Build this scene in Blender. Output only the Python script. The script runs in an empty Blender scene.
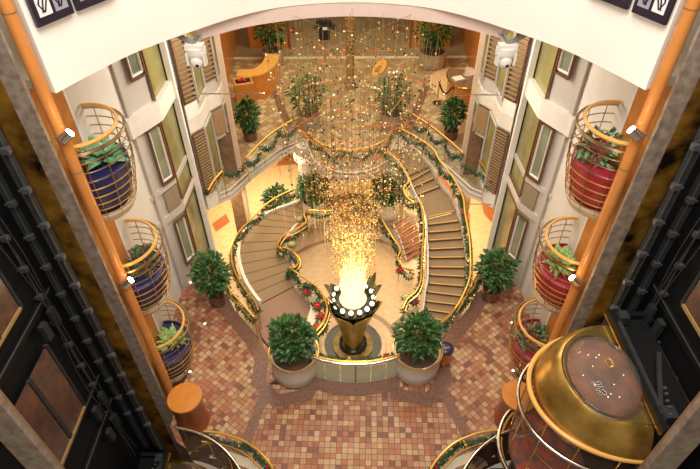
import bpy, bmesh, math, random
from mathutils import Vector, Matrix
random.seed(7)
PI = math.pi
scn = bpy.context.scene
COL = scn.collection

# ------------------------------------------------------------------ camera
F = 534.0; TH = math.radians(42.3); H = 12.4
def dot(a, b): return sum(x*y for x, y in zip(a, b))
_d = Vector((0, math.cos(TH), -math.sin(TH))); _r = Vector((1, 0, 0)); _u = _r.cross(_d)
_a = math.atan2(-4.0, 585.5)
_r2 = math.cos(_a)*_r + math.sin(_a)*_u; _u2 = math.cos(_a)*_u - math.sin(_a)*_r
_rz = Matrix.Rotation(math.radians(0.14), 3, 'Z')
CR, CU, CD = _rz @ _r2, _rz @ _u2, _rz @ _d
cam_data = bpy.data.cameras.new('camera'); cam = bpy.data.objects.new('camera', cam_data); COL.objects.link(cam)
m3 = Matrix((CR, CU, -CD)).transposed()
cam.matrix_world = Matrix.Translation((0, 0, H)) @ m3.to_4x4()
cam_data.sensor_width = 36.0; cam_data.lens = F/700*36.0; cam_data.clip_start = 0.05; cam_data.clip_end = 200
scn.camera = cam
def P(x, y, z=None, Y=None, X=None):
    """point of the place seen at photo pixel (x, y), on a known plane"""
    v = CD + CR*((x-350)/F) - CU*((y-234.5)/F)
    k = (z-H)/v.z if z is not None else (Y/v.y if Y is not None else X/v.x)
    p = v*k; p.z += H
    return p
def PP(pts, z): return [P(x, y, z=z) for x, y in pts]
def PZ(pts, z0, z1):
    n = len(pts); return [P(x, y, z=z0+(z1-z0)*i/(n-1)) for i, (x, y) in enumerate(pts)]

# ------------------------------------------------------------------ materials
def mat(name, col, rough=0.5, metal=0.0, noise=0.0, scale=8.0, emit=None, estr=0.0, col2=None, alpha=None, trans=0.0, bump=0.0, coat=0.0, spec=0.5):
    m = bpy.data.materials.new(name); m.use_nodes = True
    nt = m.node_tree; b = nt.nodes['Principled BSDF']
    b.inputs['Roughness'].default_value = rough; b.inputs['Metallic'].default_value = metal
    b.inputs['Specular IOR Level'].default_value = spec
    c = (*col, 1)
    if noise > 0 or col2:
        tc = nt.nodes.new('ShaderNodeTexCoord'); nz = nt.nodes.new('ShaderNodeTexNoise')
        nz.inputs['Scale'].default_value = scale; nz.inputs['Detail'].default_value = 6
        nt.links.new(tc.outputs['Object'], nz.inputs['Vector'])
        cr = nt.nodes.new('ShaderNodeValToRGB')
        c2 = col2 if col2 else tuple(max(0, x*(1-noise)) for x in col)
        cr.color_ramp.elements[0].position = 0.32; cr.color_ramp.elements[1].position = 0.68
        cr.color_ramp.elements[0].color = (*c2, 1); cr.color_ramp.elements[1].color = c
        nt.links.new(nz.outputs['Fac'], cr.inputs['Fac']); nt.links.new(cr.outputs['Color'], b.inputs['Base Color'])
        if bump:
            bp = nt.nodes.new('ShaderNodeBump'); bp.inputs['Strength'].default_value = bump
            nt.links.new(nz.outputs['Fac'], bp.inputs['Height']); nt.links.new(bp.outputs['Normal'], b.inputs['Normal'])
    else:
        b.inputs['Base Color'].default_value = c
    if emit:
        b.inputs['Emission Color'].default_value = (*emit, 1); b.inputs['Emission Strength'].default_value = estr
    if trans: b.inputs['Transmission Weight'].default_value = trans
    if alpha is not None: b.inputs['Alpha'].default_value = alpha
    if coat: b.inputs['Coat Weight'].default_value = coat
    return m

def tile_mat(name, cols, grout, rough=0.35):
    m = bpy.data.materials.new(name); m.use_nodes = True
    nt = m.node_tree; b = nt.nodes['Principled BSDF']; N = nt.nodes.new; L = nt.links.new
    uv = N('ShaderNodeUVMap'); fl = N('ShaderNodeVectorMath'); fl.operation = 'FLOOR'
    fr = N('ShaderNodeVectorMath'); fr.operation = 'FRACTION'
    L(uv.outputs[0], fl.inputs[0]); L(uv.outputs[0], fr.inputs[0])
    wn = N('ShaderNodeTexWhiteNoise'); wn.noise_dimensions = '2D'; L(fl.outputs[0], wn.inputs['Vector'])
    cr = N('ShaderNodeValToRGB'); cr.color_ramp.interpolation = 'CONSTANT'
    e = cr.color_ramp.elements
    while len(e) < len(cols): e.new(0.5)
    for i, c in enumerate(cols):
        e[i].position = i/len(cols); e[i].color = (*c, 1)
    L(wn.outputs['Value'], cr.inputs['Fac'])
    nz = N('ShaderNodeTexNoise'); nz.inputs['Scale'].default_value = 3.0; nz.inputs['Detail'].default_value = 5; L(uv.outputs[0], nz.inputs['Vector'])
    mx0 = N('ShaderNodeMixRGB'); mx0.blend_type = 'OVERLAY'; mx0.inputs['Fac'].default_value = 0.45
    L(cr.outputs['Color'], mx0.inputs[1]); L(nz.outputs['Fac'], mx0.inputs[2])
    sx = N('ShaderNodeSeparateXYZ'); L(fr.outputs[0], sx.inputs[0])
    def edge(o):
        a = N('ShaderNodeMath'); a.operation = 'SUBTRACT'; L(o, a.inputs[0]); a.inputs[1].default_value = 0.5
        c = N('ShaderNodeMath'); c.operation = 'ABSOLUTE'; L(a.outputs[0], c.inputs[0]); return c.outputs[0]
    mxm = N('ShaderNodeMath'); mxm.operation = 'MAXIMUM'; L(edge(sx.outputs['X']), mxm.inputs[0]); L(edge(sx.outputs['Y']), mxm.inputs[1])
    gt = N('ShaderNodeMath'); gt.operation = 'GREATER_THAN'; gt.inputs[1].default_value = 0.455; L(mxm.outputs[0], gt.inputs[0])
    mx = N('ShaderNodeMixRGB'); L(gt.outputs[0], mx.inputs['Fac']); L(mx0.outputs[0], mx.inputs[1]); mx.inputs[2].default_value = (*grout, 1)
    L(mx.outputs[0], b.inputs['Base Color']); b.inputs['Roughness'].default_value = rough
    return m

M = {}
M['tile'] = tile_mat('terracotta_tile', [(.38,.145,.07),(.42,.235,.125),(.30,.11,.06),(.50,.33,.18),(.40,.17,.09),(.45,.275,.15),(.20,.08,.05),(.36,.16,.09)], (.13,.055,.028))
M['tile_far'] = tile_mat('tan_tile', [(.40,.28,.15),(.50,.37,.20),(.33,.21,.11),(.58,.45,.27),(.36,.24,.13)], (.25,.17,.09))
M['border'] = mat('mauve_marble', (.25,.13,.09), .3, noise=.4, scale=14)
M['peach'] = mat('peach_marble', (.86,.60,.33), .25, noise=.16, scale=5)
M['peachband'] = mat('tan_marble_band', (.46,.28,.16), .3, noise=.2, scale=10)
M['redcarpet'] = mat('orange_mottled_carpet', (.62,.22,.07), .9, col2=(.33,.09,.03), scale=30)
M['cream'] = mat('cream_wall', (.76,.71,.64), .55, noise=.10, scale=1.5)
M['greybeige'] = mat('grey_beige_trim', (.55,.50,.45), .5, noise=.08, scale=2)
M['pillarwhite'] = mat('white_pillar', (.88,.84,.78), .45, noise=.06)
M['fascia'] = mat('white_fascia', (.93,.87,.80), .5, noise=.04, scale=1.2)
M['pink'] = mat('pink_soffit', (.74,.58,.52), .5, noise=.05, scale=2)
M['ceil'] = mat('ceiling_panel', (.6,.5,.38), .7, noise=.08)
M['blackgap'] = mat('black_gap', (.01,.01,.01), .6, noise=.2)
M['oliveglass'] = mat('olive_glass', (.30,.27,.10), .12, col2=(.17,.15,.05), scale=1.3, spec=.8)
M['tealglass'] = mat('dim_window_glass', (.26,.28,.19), .12, col2=(.12,.14,.10), scale=1.6, spec=.8)
M['brownframe'] = mat('brown_frame', (.16,.065,.025), .4, noise=.2)
M['louver'] = mat('louver_brown', (.34,.22,.11), .5, noise=.2)
M['taupe'] = mat('taupe_panel', (.30,.24,.17), .5, noise=.15)
M['colbrown'] = mat('brown_stone_column', (.27,.16,.09), .35, noise=.35, scale=6)
M['colstrip'] = mat('pink_column_strip', (.68,.50,.38), .4, noise=.08)
M['orange'] = mat('orange_wood', (.62,.22,.035), .35, noise=.18, scale=5, coat=.3)
M['orangepole'] = mat('orange_lacquer', (.66,.25,.06), .3, noise=.12, scale=3, coat=.4)
M['redwood'] = mat('red_brown_wood', (.27,.07,.02), .3, noise=.25, scale=5, coat=.3)
M['marble'] = mat('grey_marble', (.33,.26,.21), .3, col2=(.17,.12,.09), scale=7)
M['goldpanel'] = mat('gold_panel', (.52,.25,.035), .25, metal=.5, col2=(.015,.009,.005), scale=2.0)
M['nosing'] = mat('brass_nosing_sheen', (.90,.55,.18), .25, metal=.7, noise=.05, emit=(1,.6,.2), estr=.30)  # weak emission paints the light caught by the brass
M['gold'] = mat('brass', (.85,.52,.16), .22, metal=1, noise=.1)
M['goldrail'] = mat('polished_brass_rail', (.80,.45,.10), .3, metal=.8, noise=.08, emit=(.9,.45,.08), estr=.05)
M['woodrail'] = mat('golden_wood_rail', (.80,.42,.10), .3, noise=.1, coat=.4)
M['chrome'] = mat('chrome', (.75,.72,.68), .12, metal=1, noise=.05)
M['silverrail'] = mat('silver_rail', (.78,.72,.62), .18, metal=1, noise=.05)
M['bronze'] = mat('bronze_wire', (.50,.36,.20), .3, metal=1, noise=.1)
M['blue'] = mat('navy_tub', (.020,.026,.13), .45, noise=.3, scale=12)
M['red'] = mat('crimson_tub', (.42,.02,.045), .45, noise=.2, scale=12)
M['white'] = mat('white_stone', (.80,.72,.62), .4, noise=.06)
M['whitepl'] = mat('white_plastic', (.74,.70,.65), .35, noise=.02)
M['greyplastic'] = mat('grey_metal_arm', (.30,.30,.32), .4, metal=.4, noise=.1)
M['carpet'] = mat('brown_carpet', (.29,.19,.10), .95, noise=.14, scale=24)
M['carpetdk'] = mat('brown_carpet_shaded', (.16,.085,.045), .95, noise=.2, scale=24)  # carpet colour darkened to paint the shadow on the risers
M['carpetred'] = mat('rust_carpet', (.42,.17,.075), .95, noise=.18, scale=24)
M['mauve'] = mat('mauve_carpet', (.30,.18,.12), .95, noise=.12, scale=18)
M['glass'] = mat('clear_green_glass', (.80,.90,.80), .05, noise=.03, alpha=.22)
M['glasspanel'] = mat('pale_green_glass', (.62,.68,.50), .1, noise=.1, alpha=.75)
M['leaf'] = mat('leaf_green', (.028,.095,.014), .45, col2=(.012,.05,.008), scale=9)
M['leaf2'] = mat('leaf_mid_green', (.055,.155,.02), .45, col2=(.018,.065,.008), scale=9)
M['leafpale'] = mat('pale_variegated_leaf', (.45,.55,.20), .45, col2=(.12,.28,.06), scale=14)
M['leafagave'] = mat('blue_green_leaf', (.22,.46,.24), .45, col2=(.09,.24,.11), scale=7)
M['leafred'] = mat('red_green_leaf', (.30,.06,.03), .5, col2=(.05,.11,.03), scale=9)
M['garland'] = mat('garland_green', (.02,.085,.022), .6, col2=(.008,.035,.01), scale=20)
M['poin_red'] = mat('poinsettia_red', (.62,.015,.02), .5, noise=.3, scale=20)
M['poin_white'] = mat('poinsettia_cream', (.55,.46,.20), .5, noise=.15, scale=20)
M['bark'] = mat('bark', (.18,.10,.05), .8, noise=.3)
M['soil'] = mat('soil', (.12,.07,.04), .9, noise=.4, scale=20)
M['pot'] = mat('brown_glazed_pot', (.16,.06,.03), .25, noise=.3, coat=.4)
M['potstone'] = mat('marble_pot', (.44,.35,.27), .35, noise=.3, scale=8)
M['basin'] = mat('dark_basin', (.025,.018,.012), .15, noise=.3)
M['goldleaf'] = mat('gilded_petal', (.46,.33,.07), .32, metal=.65, col2=(.28,.19,.03), scale=4)
M['giltring'] = mat('dull_gilt_ring', (.30,.20,.05), .4, metal=.4, col2=(.14,.09,.02), scale=8)
M['darkpetal'] = mat('dark_petal', (.055,.06,.035), .4, metal=.4, noise=.3)
M['bulb'] = mat('bulb_glow', (1,.95,.85), .3, noise=.02, emit=(1,.88,.68), estr=2.2)
M['flame'] = mat('glowing_glass_rod', (1,.85,.5), .3, noise=.02, emit=(1,.66,.26), estr=1.5)
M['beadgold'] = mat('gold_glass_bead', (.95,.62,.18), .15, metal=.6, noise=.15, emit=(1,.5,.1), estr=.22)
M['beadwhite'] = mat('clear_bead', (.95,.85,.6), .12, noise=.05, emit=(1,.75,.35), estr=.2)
M['beaddark'] = mat('teal_dark_bead', (.03,.06,.05), .15, metal=.3, noise=.2)
M['beadred'] = mat('red_bead', (.70,.10,.02), .2, noise=.2, emit=(1,.15,.02), estr=.15)
M['wire'] = mat('thin_wire', (.60,.45,.22), .35, metal=.8, noise=.1)
M['redrod'] = mat('red_glass_rod', (.75,.10,.03), .25, noise=.1, emit=(1,.12,.03), estr=.2)
M['amber'] = mat('amber_glass', (.62,.24,.02), .15, noise=.2, emit=(1,.35,.02), estr=.15)
M['blk'] = mat('black_steel', (.010,.010,.011), .6, noise=.3, scale=5, spec=.15)
M['blk2'] = mat('charcoal_steel', (.035,.037,.040), .55, noise=.25, scale=6, spec=.2)
M['blkgrey'] = mat('grey_steel_edge', (.20,.20,.21), .35, metal=.7, noise=.2)
M['doorglass'] = mat('brown_door_panel', (.13,.055,.035), .25, col2=(.045,.035,.03), scale=4)
M['sill'] = mat('gold_sill', (.36,.22,.08), .4, noise=.15)
M['charcoal'] = mat('charcoal_roof_felt', (.012,.012,.013), .9, noise=.3, scale=30, spec=.1)
M['cabgold'] = mat('gold_mirror_roof', (.55,.34,.09), .30, metal=.75, col2=(.26,.14,.025), scale=2.2)
M['cabolive'] = mat('olive_gold_flange', (.48,.36,.12), .25, metal=.85, noise=.15)
M['dome'] = mat('clear_dome', (.85,.80,.72), .03, noise=.02, alpha=.10, spec=.9)
M['domebase'] = mat('dome_inner_copper', (.24,.075,.03), .25, col2=(.06,.025,.015), scale=2.2)
M['bronzeglass'] = mat('bronze_glass', (.16,.10,.05), .06, noise=.2, alpha=.25, spec=.8)
M['cabcarpet'] = mat('patterned_cab_carpet', (.50,.085,.045), .9, col2=(.055,.085,.085), scale=5)
M['enclose'] = mat('dark_bronze_glass', (.11,.065,.04), .1, col2=(.055,.03,.02), scale=2, spec=.8)
M['creamstone'] = mat('cream_stone', (.72,.62,.46), .4, noise=.08)
M['tan'] = mat('tan_wall', (.50,.33,.17), .6, noise=.15)
M['far'] = mat('grey_tan_marble_floor', (.37,.29,.17), .3, col2=(.27,.20,.11), scale=.9)
M['lightline'] = mat('pale_threshold', (.80,.74,.50), .4, noise=.05)
M['browncarpet'] = mat('dark_brown_carpet', (.13,.06,.035), .95, noise=.3, scale=14)
M['beigescroll'] = mat('beige_carpet_scroll', (.55,.43,.30), .9, noise=.1)
M['artframe'] = mat('purple_black_frame', (.018,.012,.03), .3, noise=.3)
M['artwhite'] = mat('art_white_tile', (.82,.80,.80), .4, noise=.04)
M['artgrey'] = mat('art_grey_tile', (.35,.33,.40), .4, noise=.2)
M['artblue'] = mat('art_pale_blue', (.50,.70,.82), .4, noise=.1)
M['binblue'] = mat('navy_bin_lid', (.03,.03,.08), .3, noise=.1)
M['bincopper'] = mat('copper_bin', (.55,.20,.05), .25, metal=.4, noise=.15)
M['cloth'] = mat('black_cotton', (.012,.012,.014), .9, noise=.2)
M['rope'] = mat('black_rope', (.015,.014,.013), .7, noise=.2)
M['paper'] = mat('white_paper', (.85,.82,.78), .6, noise=.03)
M['spot'] = mat('spot_lens_glow', (1,.95,.8), .3, noise=.02, emit=(1,.85,.55), estr=25)
M['floorglint'] = mat('floor_glint_glow', (1,.95,.8), .3, noise=.02, emit=(1,.8,.45), estr=6)  # emission for the bright glints painted on the floor tiles
M['mosaic'] = mat('mirror_mosaic', (.40,.26,.10), .2, metal=.5, col2=(.12,.07,.03), scale=7)

# ------------------------------------------------------------------ mesh builder
class MB:
    def __init__(s): s.bm = bmesh.new(); s.uv = None
    def vs(s, pts): return [s.bm.verts.new(p) for p in pts]
    def face(s, pts):
        try: return s.bm.faces.new(s.vs(pts))
        except Exception: return None
    def box(s, c, size, rot=None):
        hx, hy, hz = size[0]/2, size[1]/2, size[2]/2
        q = [Vector((x, y, z)) for z in (-hz, hz) for x, y in ((-hx,-hy),(hx,-hy),(hx,hy),(-hx,hy))]
        if rot is not None:
            R_ = Matrix.Rotation(rot, 3, 'Z') if isinstance(rot, (int, float)) else rot
            q = [R_ @ v for v in q]
        c = Vector(c); v = s.vs([c+p for p in q])
        for f in ((3,2,1,0),(4,5,6,7),(0,1,5,4),(1,2,6,5),(2,3,7,6),(3,0,4,7)): s.bm.faces.new([v[i] for i in f])
        return s
    def bar(s, a, b, w, h, up=(0,0,1)):
        a, b = Vector(a), Vector(b); d = (b-a); L = d.length
        if L < 1e-6: return s
        d /= L; up = Vector(up)
        if abs(d.dot(up)) > .98: up = Vector((0, 1, 0))
        x = d.cross(up).normalized(); z = x.cross(d)
        s.box((a+b)/2, (w, L, h), Matrix((x, d, z)).transposed()); return s
    def prism(s, poly, z0, z1):
        n = len(poly)
        lo = s.vs([(p[0], p[1], z0) for p in poly]); hi = s.vs([(p[0], p[1], z1) for p in poly])
        for i in range(n):
            j = (i+1) % n; s.bm.faces.new((lo[i], lo[j], hi[j], hi[i]))
        s.bm.faces.new(hi); s.bm.faces.new(lo[::-1]); return s
    def wallstrip(s, poly, z0, z1, t=0.0):
        """vertical strip along an open plan polyline, z0/z1 numbers or lists"""
        n = len(poly); z0 = z0 if isinstance(z0, list) else [z0]*n; z1 = z1 if isinstance(z1, list) else [z1]*n
        def row(pts, zs): return s.vs([(p[0], p[1], z) for p, z in zip(pts, zs)])
        if t == 0:
            a, b = row(poly, z0), row(poly, z1)
            for i in range(n-1): s.bm.faces.new((a[i], a[i+1], b[i+1], b[i]))
            return s
        off = offset(poly, t)
        a, b, c, d = row(poly, z0), row(poly, z1), row(off, z1), row(off, z0)
        for i in range(n-1):
            s.bm.faces.new((a[i], a[i+1], b[i+1], b[i])); s.bm.faces.new((b[i], b[i+1], c[i+1], c[i]))
            s.bm.faces.new((c[i], c[i+1], d[i+1], d[i])); s.bm.faces.new((d[i], d[i+1], a[i+1], a[i]))
        s.bm.faces.new((a[0], b[0], c[0], d[0])); s.bm.faces.new((a[-1], d[-1], c[-1], b[-1]))
        return s
    def tube(s, pts, r, n=8, closed=False, taper=None):
        pts = [Vector(p) for p in pts]; N = len(pts); rings = []
        up = None
        for i, p in enumerate(pts):
            a = pts[(i-1) % N] if (closed or i > 0) else p; b = pts[(i+1) % N] if (closed or i < N-1) else p
            d = (b-a); d = d.normalized() if d.length > 1e-9 else Vector((0, 0, 1))
            if up is None: up = Vector((0, 0, 1)) if abs(d.z) < .9 else Vector((1, 0, 0))
            x = d.cross(up)
            if x.length < 1e-6: x = d.cross(Vector((.3, .7, .2)))
            x.normalize(); y = x.cross(d).normalized(); up = y
            rr = r if taper is None else r*(1+(taper-1)*i/max(1, N-1))
            rings.append(s.vs([p + x*(rr*math.cos(2*PI*k/n)) + y*(rr*math.sin(2*PI*k/n)) for k in range(n)]))
        for i in range(N if closed else N-1):
            A, B = rings[i], rings[(i+1) % N]
            for k in range(n): s.bm.faces.new((A[k], A[(k+1) % n], B[(k+1) % n], B[k]))
        if not closed:
            s.bm.faces.new(rings[0][::-1]); s.bm.faces.new(rings[-1])
        return s
    def lathe(s, prof, c, n=32, a0=0.0, a1=2*PI, sx=1.0, sy=1.0, capb=True, capt=True):
        full = abs(a1-a0-2*PI) < 1e-6; m = n if full else n+1; rings = []
        for r, z in prof:
            rings.append(s.vs([(c[0]+sx*r*math.cos(a0+(a1-a0)*k/n), c[1]+sy*r*math.sin(a0+(a1-a0)*k/n), c[2]+z) for k in range(m)]))
        for A, B in zip(rings, rings[1:]):
            for k in range(m if full else m-1): s.bm.faces.new((A[k], A[(k+1) % m], B[(k+1) % m], B[k]))
        if capb and prof[0][0] > 1e-4: s.bm.faces.new(rings[0][::-1])
        if capt and prof[-1][0] > 1e-4: s.bm.faces.new(rings[-1])
        return s
    def ball(s, c, r, sub=1, sc=(1, 1, 1)):
        bmesh.ops.create_icosphere(s.bm, subdivisions=sub, radius=1.0, matrix=Matrix.Translation(c) @ Matrix.Diagonal((r*sc[0], r*sc[1], r*sc[2], 1)))
        return s
    def leaf(s, base, d, L, W, droop=.25, up=(0, 0, 1)):
        d = Vector(d).normalized(); base = Vector(base); up = Vector(up)
        x = d.cross(up)
        if x.length < 1e-3: x = Vector((1, 0, 0))
        x.normalize(); nrm = x.cross(d).normalized()
        p1 = base + d*L*.45; tip = base + d*L - Vector((0, 0, droop*L))
        v = s.vs([base, p1 + x*W*.5 - nrm*W*.12, p1 + nrm*W*.08, p1 - x*W*.5 - nrm*W*.12, tip])
        s.bm.faces.new((v[0], v[2], v[1])); s.bm.faces.new((v[0], v[3], v[2])); s.bm.faces.new((v[1], v[2], v[4])); s.bm.faces.new((v[2], v[3], v[4]))
        return s
    def build(s, name, m, parent=None, smooth=False, kind=None, label=None, uvrot=None, uvsize=.165):
        me = bpy.data.meshes.new(name)
        bmesh.ops.recalc_face_normals(s.bm, faces=s.bm.faces)
        if uvrot is not None:
            lay = s.bm.loops.layers.uv.new('UVMap'); c_, s_ = math.cos(uvrot), math.sin(uvrot)
            for f in s.bm.faces:
                for l in f.loops:
                    p = l.vert.co; l[lay].uv = ((p.x*c_-p.y*s_)/uvsize+100, (p.x*s_+p.y*c_)/uvsize+100)
        off = Vector((0, 0, 0)); q = parent
        while q is not None: off += Vector(q.location); q = q.parent
        if off.length: bmesh.ops.translate(s.bm, verts=s.bm.verts, vec=-off)
        s.bm.to_mesh(me); s.bm.free()
        ms = m if isinstance(m, (list, tuple)) else [m]
        for k in ms: me.materials.append(M[k])
        if smooth:
            for p in me.polygons: p.use_smooth = True
            try: me.set_sharp_from_angle(angle=math.radians(50))
            except Exception: pass
        o = bpy.data.objects.new(name, me); COL.objects.link(o)
        if parent is not None: o.parent = parent
        if kind: o['kind'] = kind
        if label: o['label'] = label
        return o

def offset(poly, t):
    out = []; n = len(poly)
    for i in range(n):
        a = poly[max(0, i-1)]; b = poly[min(n-1, i+1)]
        dx, dy = b[0]-a[0], b[1]-a[1]; L = math.hypot(dx, dy) or 1
        out.append((poly[i][0]-dy/L*t, poly[i][1]+dx/L*t))
    return out
def smooth_path(pts, k=6):
    pts = [Vector(p) for p in pts]; out = []
    n = len(pts)
    for i in range(n-1):
        p0, p1, p2, p3 = pts[max(0, i-1)], pts[i], pts[i+1], pts[min(n-1, i+2)]
        for j in range(k):
            t = j/k
            out.append(.5*((2*p1)+(p2-p0)*t+(2*p0-5*p1+4*p2-p3)*t*t+(3*p1-p0-3*p2+p3)*t**3))
    out.append(pts[-1]); return out
def along(pts, step):
    pts = [Vector(p) for p in pts]; out = [pts[0].copy()]; acc = 0.0
    for a, b in zip(pts, pts[1:]):
        L = (b-a).length
        while L > 1e-9 and acc+L >= step:
            t = (step-acc)/L; a = a+(b-a)*t; out.append(a.copy()); L = (b-a).length; acc = 0.0
        acc += L
    return out
def arc(cx, cy, r, a0, a1, n, z=0.0, ry=None):
    ry = ry or r
    return [Vector((cx+r*math.cos(math.radians(a0+(a1-a0)*i/n)), cy+ry*math.sin(math.radians(a0+(a1-a0)*i/n)), z)) for i in range(n+1)]
def up(pts, dz): return [Vector((p[0], p[1], p[2]+dz)) for p in pts]

def thing(name, label, cat, loc=(0, 0, 0), group=None):
    o = bpy.data.objects.new(name, None); COL.objects.link(o); o.location = loc; o.empty_display_size = .1
    o['label'] = label; o['category'] = cat
    if group: o['group'] = group
    return o
def tag(o, label, cat, group=None):
    o['label'] = label; o['category'] = cat
    if group: o['group'] = group
    return o
def struct(name, mb, m, **k): return mb.build(name, m, kind='structure', **k)
def dup(root, loc, rotz=0, label=None, swap=None):
    r = root.copy(); COL.objects.link(r); r.location = loc; r.rotation_euler = (0, 0, rotz)
    if label: r['label'] = label
    def rec(src, dst):
        for ch in list(src.children):
            c = ch.copy(); COL.objects.link(c); c.parent = dst
            if swap and ch.name.split('.')[0] in swap:
                c.data = c.data.copy(); c.data.materials.clear(); c.data.materials.append(M[swap[ch.name.split('.')[0]]])
            rec(ch, c)
    rec(root, r)
    return r

ZU, ZL, ZM = 1.55, -1.8, -1.0
SIDES = ((-1, 'left'), (1, 'right'))
def mir(pts, s): return [Vector((p[0]*s, *p[1:])) if len(p) > 2 else (p[0]*s, p[1]) for p in pts]
def resample(pts, n):
    pts = [tuple(p) for p in pts]
    d = [0.0]
    for a, b in zip(pts, pts[1:]): d.append(d[-1]+math.dist(a, b))
    out = []
    for i in range(n):
        t = d[-1]*i/(n-1); k = 0
        while k < len(d)-2 and d[k+1] < t: k += 1
        u = (t-d[k])/max(1e-9, d[k+1]-d[k])
        out.append(tuple(a+(b-a)*u for a, b in zip(pts[k], pts[k+1])))
    return out

# ================================================================== FLOORS
GUARD_L = [(-2.15,8.75),(-2.65,9.25),(-3.08,9.78),(-3.5,10.28),(-3.85,10.9),(-4.75,11.6)]
GUARD_R = [(-x, y) for x, y in GUARD_L]
FRONT = [(x+.1, y) for x, y in [(-1.15,8.02),(-.8,7.9),(-.4,7.82),(0,7.8),(.4,7.82),(.8,7.9),(1.15,8.02)]]
LSTRIP = [(-1.62,11.3),(-1.2,10.6),(-.98,9.9),(-.92,9.3),(-.98,8.7)]
def flat(name, poly, z, m, uvrot=None, uvsize=.14, th=.03, kind='structure'):
    mb = MB(); mb.prism([(p[0], p[1]) for p in poly], z-th, z); return mb.build(name, m, kind=kind, uvrot=uvrot, uvsize=uvsize)
DL0, DL1 = (-2.2,7.78), (-2.72,5.5); DR0, DR1 = (2.24,7.95), (3.05,5.55)
# centre sector, left sector, right sector of the terracotta floor
curb = arc(0, 1.2, 3.0, 25, 155, 16)
cen = [DL0, DL1, (-2.2,4.8), (-2.02,4.0), (2.02,4.0), (2.2,4.8), DR1, DR0, (1.7,7.7), (1.25,7.9)] + FRONT[::-1] + [(-1.5,7.7)]
flat('floor', cen, 0, 'tile', uvrot=.03)
for s, dg0, dg1, rot, G in ((-1, DL0, DL1, .62, GUARD_L), (1, DR0, DR1, -.62, GUARD_R)):
    enc = [(s*abs(p.x), p.y) for p in arc(-4.3, 3.75, 2.3, 82, 57.5 if s > 0 else 47, 8)]
    poly = [dg1, dg0, (s*1.6, 8.2)] + G + [(s*5.25,11.65),(s*5.25,9.5),(s*4.85,9.35),(s*4.48,8.75),(s*4.40,8.1),(s*4.5,7.5),(s*4.5,6.6),(s*4.25,6.2)] + enc
    flat('floor', poly, 0, 'tile', uvrot=rot)
# dark marble borders
def ribbon(name, path, w0, w1, z, m):
    a = offset(path, w0); b = offset(path, w1); mb = MB()
    for i in range(len(path)-1): mb.face([(a[i][0],a[i][1],z),(a[i+1][0],a[i+1][1],z),(b[i+1][0],b[i+1][1],z),(b[i][0],b[i][1],z)])
    return mb.build(name, m, kind='structure')
ribbon('trim_1', [DL0, DL1], -.13, .13, .004, 'border'); ribbon('trim_2', [DR0, DR1], -.13, .13, .004, 'border')
bl = [(4.75,11.6),(3.85,10.9),(3.5,10.28),(3.08,9.78),(2.65,9.25),(2.3,8.6),(2.3,7.9),(1.9,7.45),(1.25,7.6)] + [(x, y) for x, y in FRONT[::-1]] + [(-1.25,7.6),(-1.9,7.45),(-2.3,7.9),(-2.3,8.6),(-2.65,9.25),(-3.08,9.78),(-3.5,10.28),(-3.85,10.9),(-4.75,11.6)]
ribbon('trim_3', bl, -.02, .38, .007, 'border')
# cream kerb and mauve lower landing at the near edge
NR = [(-3.35,5.95),(-2.9,5.88),(-2.35,5.68),(-1.95,5.38),(-1.65,5.0),(-1.5,4.5),(-1.5,4.0)]
for s in (-1, 1):
    en = [(abs(p.x)*s, p.y) for p in arc(-4.3, 3.75, 2.3, 65, 8, 10)]
    flat('floor', [(-s*x, y) for x, y in NR] + en[::-1], .008, 'mauve', th=.02)
    ribbon('trim_%d' % (4 if s < 0 else 5), [(-s*x, y) for x, y in NR], -.16 if s < 0 else -.06, .06 if s < 0 else .16, .014, 'creamstone')
mb = MB(); mb.prism([(-7,2),(-1.9,2),(-1.9,4.5),(-2.7,5.6),(-4.2,6.3),(-4.5,7.75),(-7,7.75)], -5.1, -5.0); mb.prism([(7,2),(1.9,2),(1.9,4.5),(2.7,5.6),(4.2,6.3),(4.5,7.75),(7,7.75)], -5.1, -5.0); struct('floor', mb, 'blk')
# carpets at the stair landings
landL = [(-2.55,9.3),(-2.72,9.7),(-2.72,10.5),(-1.62,11.32),(-1.25,10.6),(-1.05,9.9),(-1.0,9.2),(-1.15,8.6),(-1.9,8.4),(-2.2,8.8)]
flat('floor', landL, .012, 'mauve', th=.2)
landR = [(1.2,8.4),(2.15,8.75),(2.65,9.3),(3.05,9.75),(2.05,9.85),(1.75,9.5),(1.35,9.0)]
flat('floor', landR, .012, 'mauve', th=.2)
# retaining walls below the tile deck
mb = MB(); mb.wallstrip(FRONT, ZL, 0); mb.wallstrip([(1.25,8.02),(1.35,9.0),(2.05,9.85),(3.05,9.75)], ZL, 0); mb.wallstrip(LSTRIP + [(-1.05,8.02)], ZL, 0)
mb.wallstrip(GUARD_L[::-1] + [(-2.72,10.5),(-1.62,11.3)], ZL, -.04); mb.wallstrip(GUARD_R, ZL, -.04)
struct('wall_below_deck', mb, 'cream')
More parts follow.
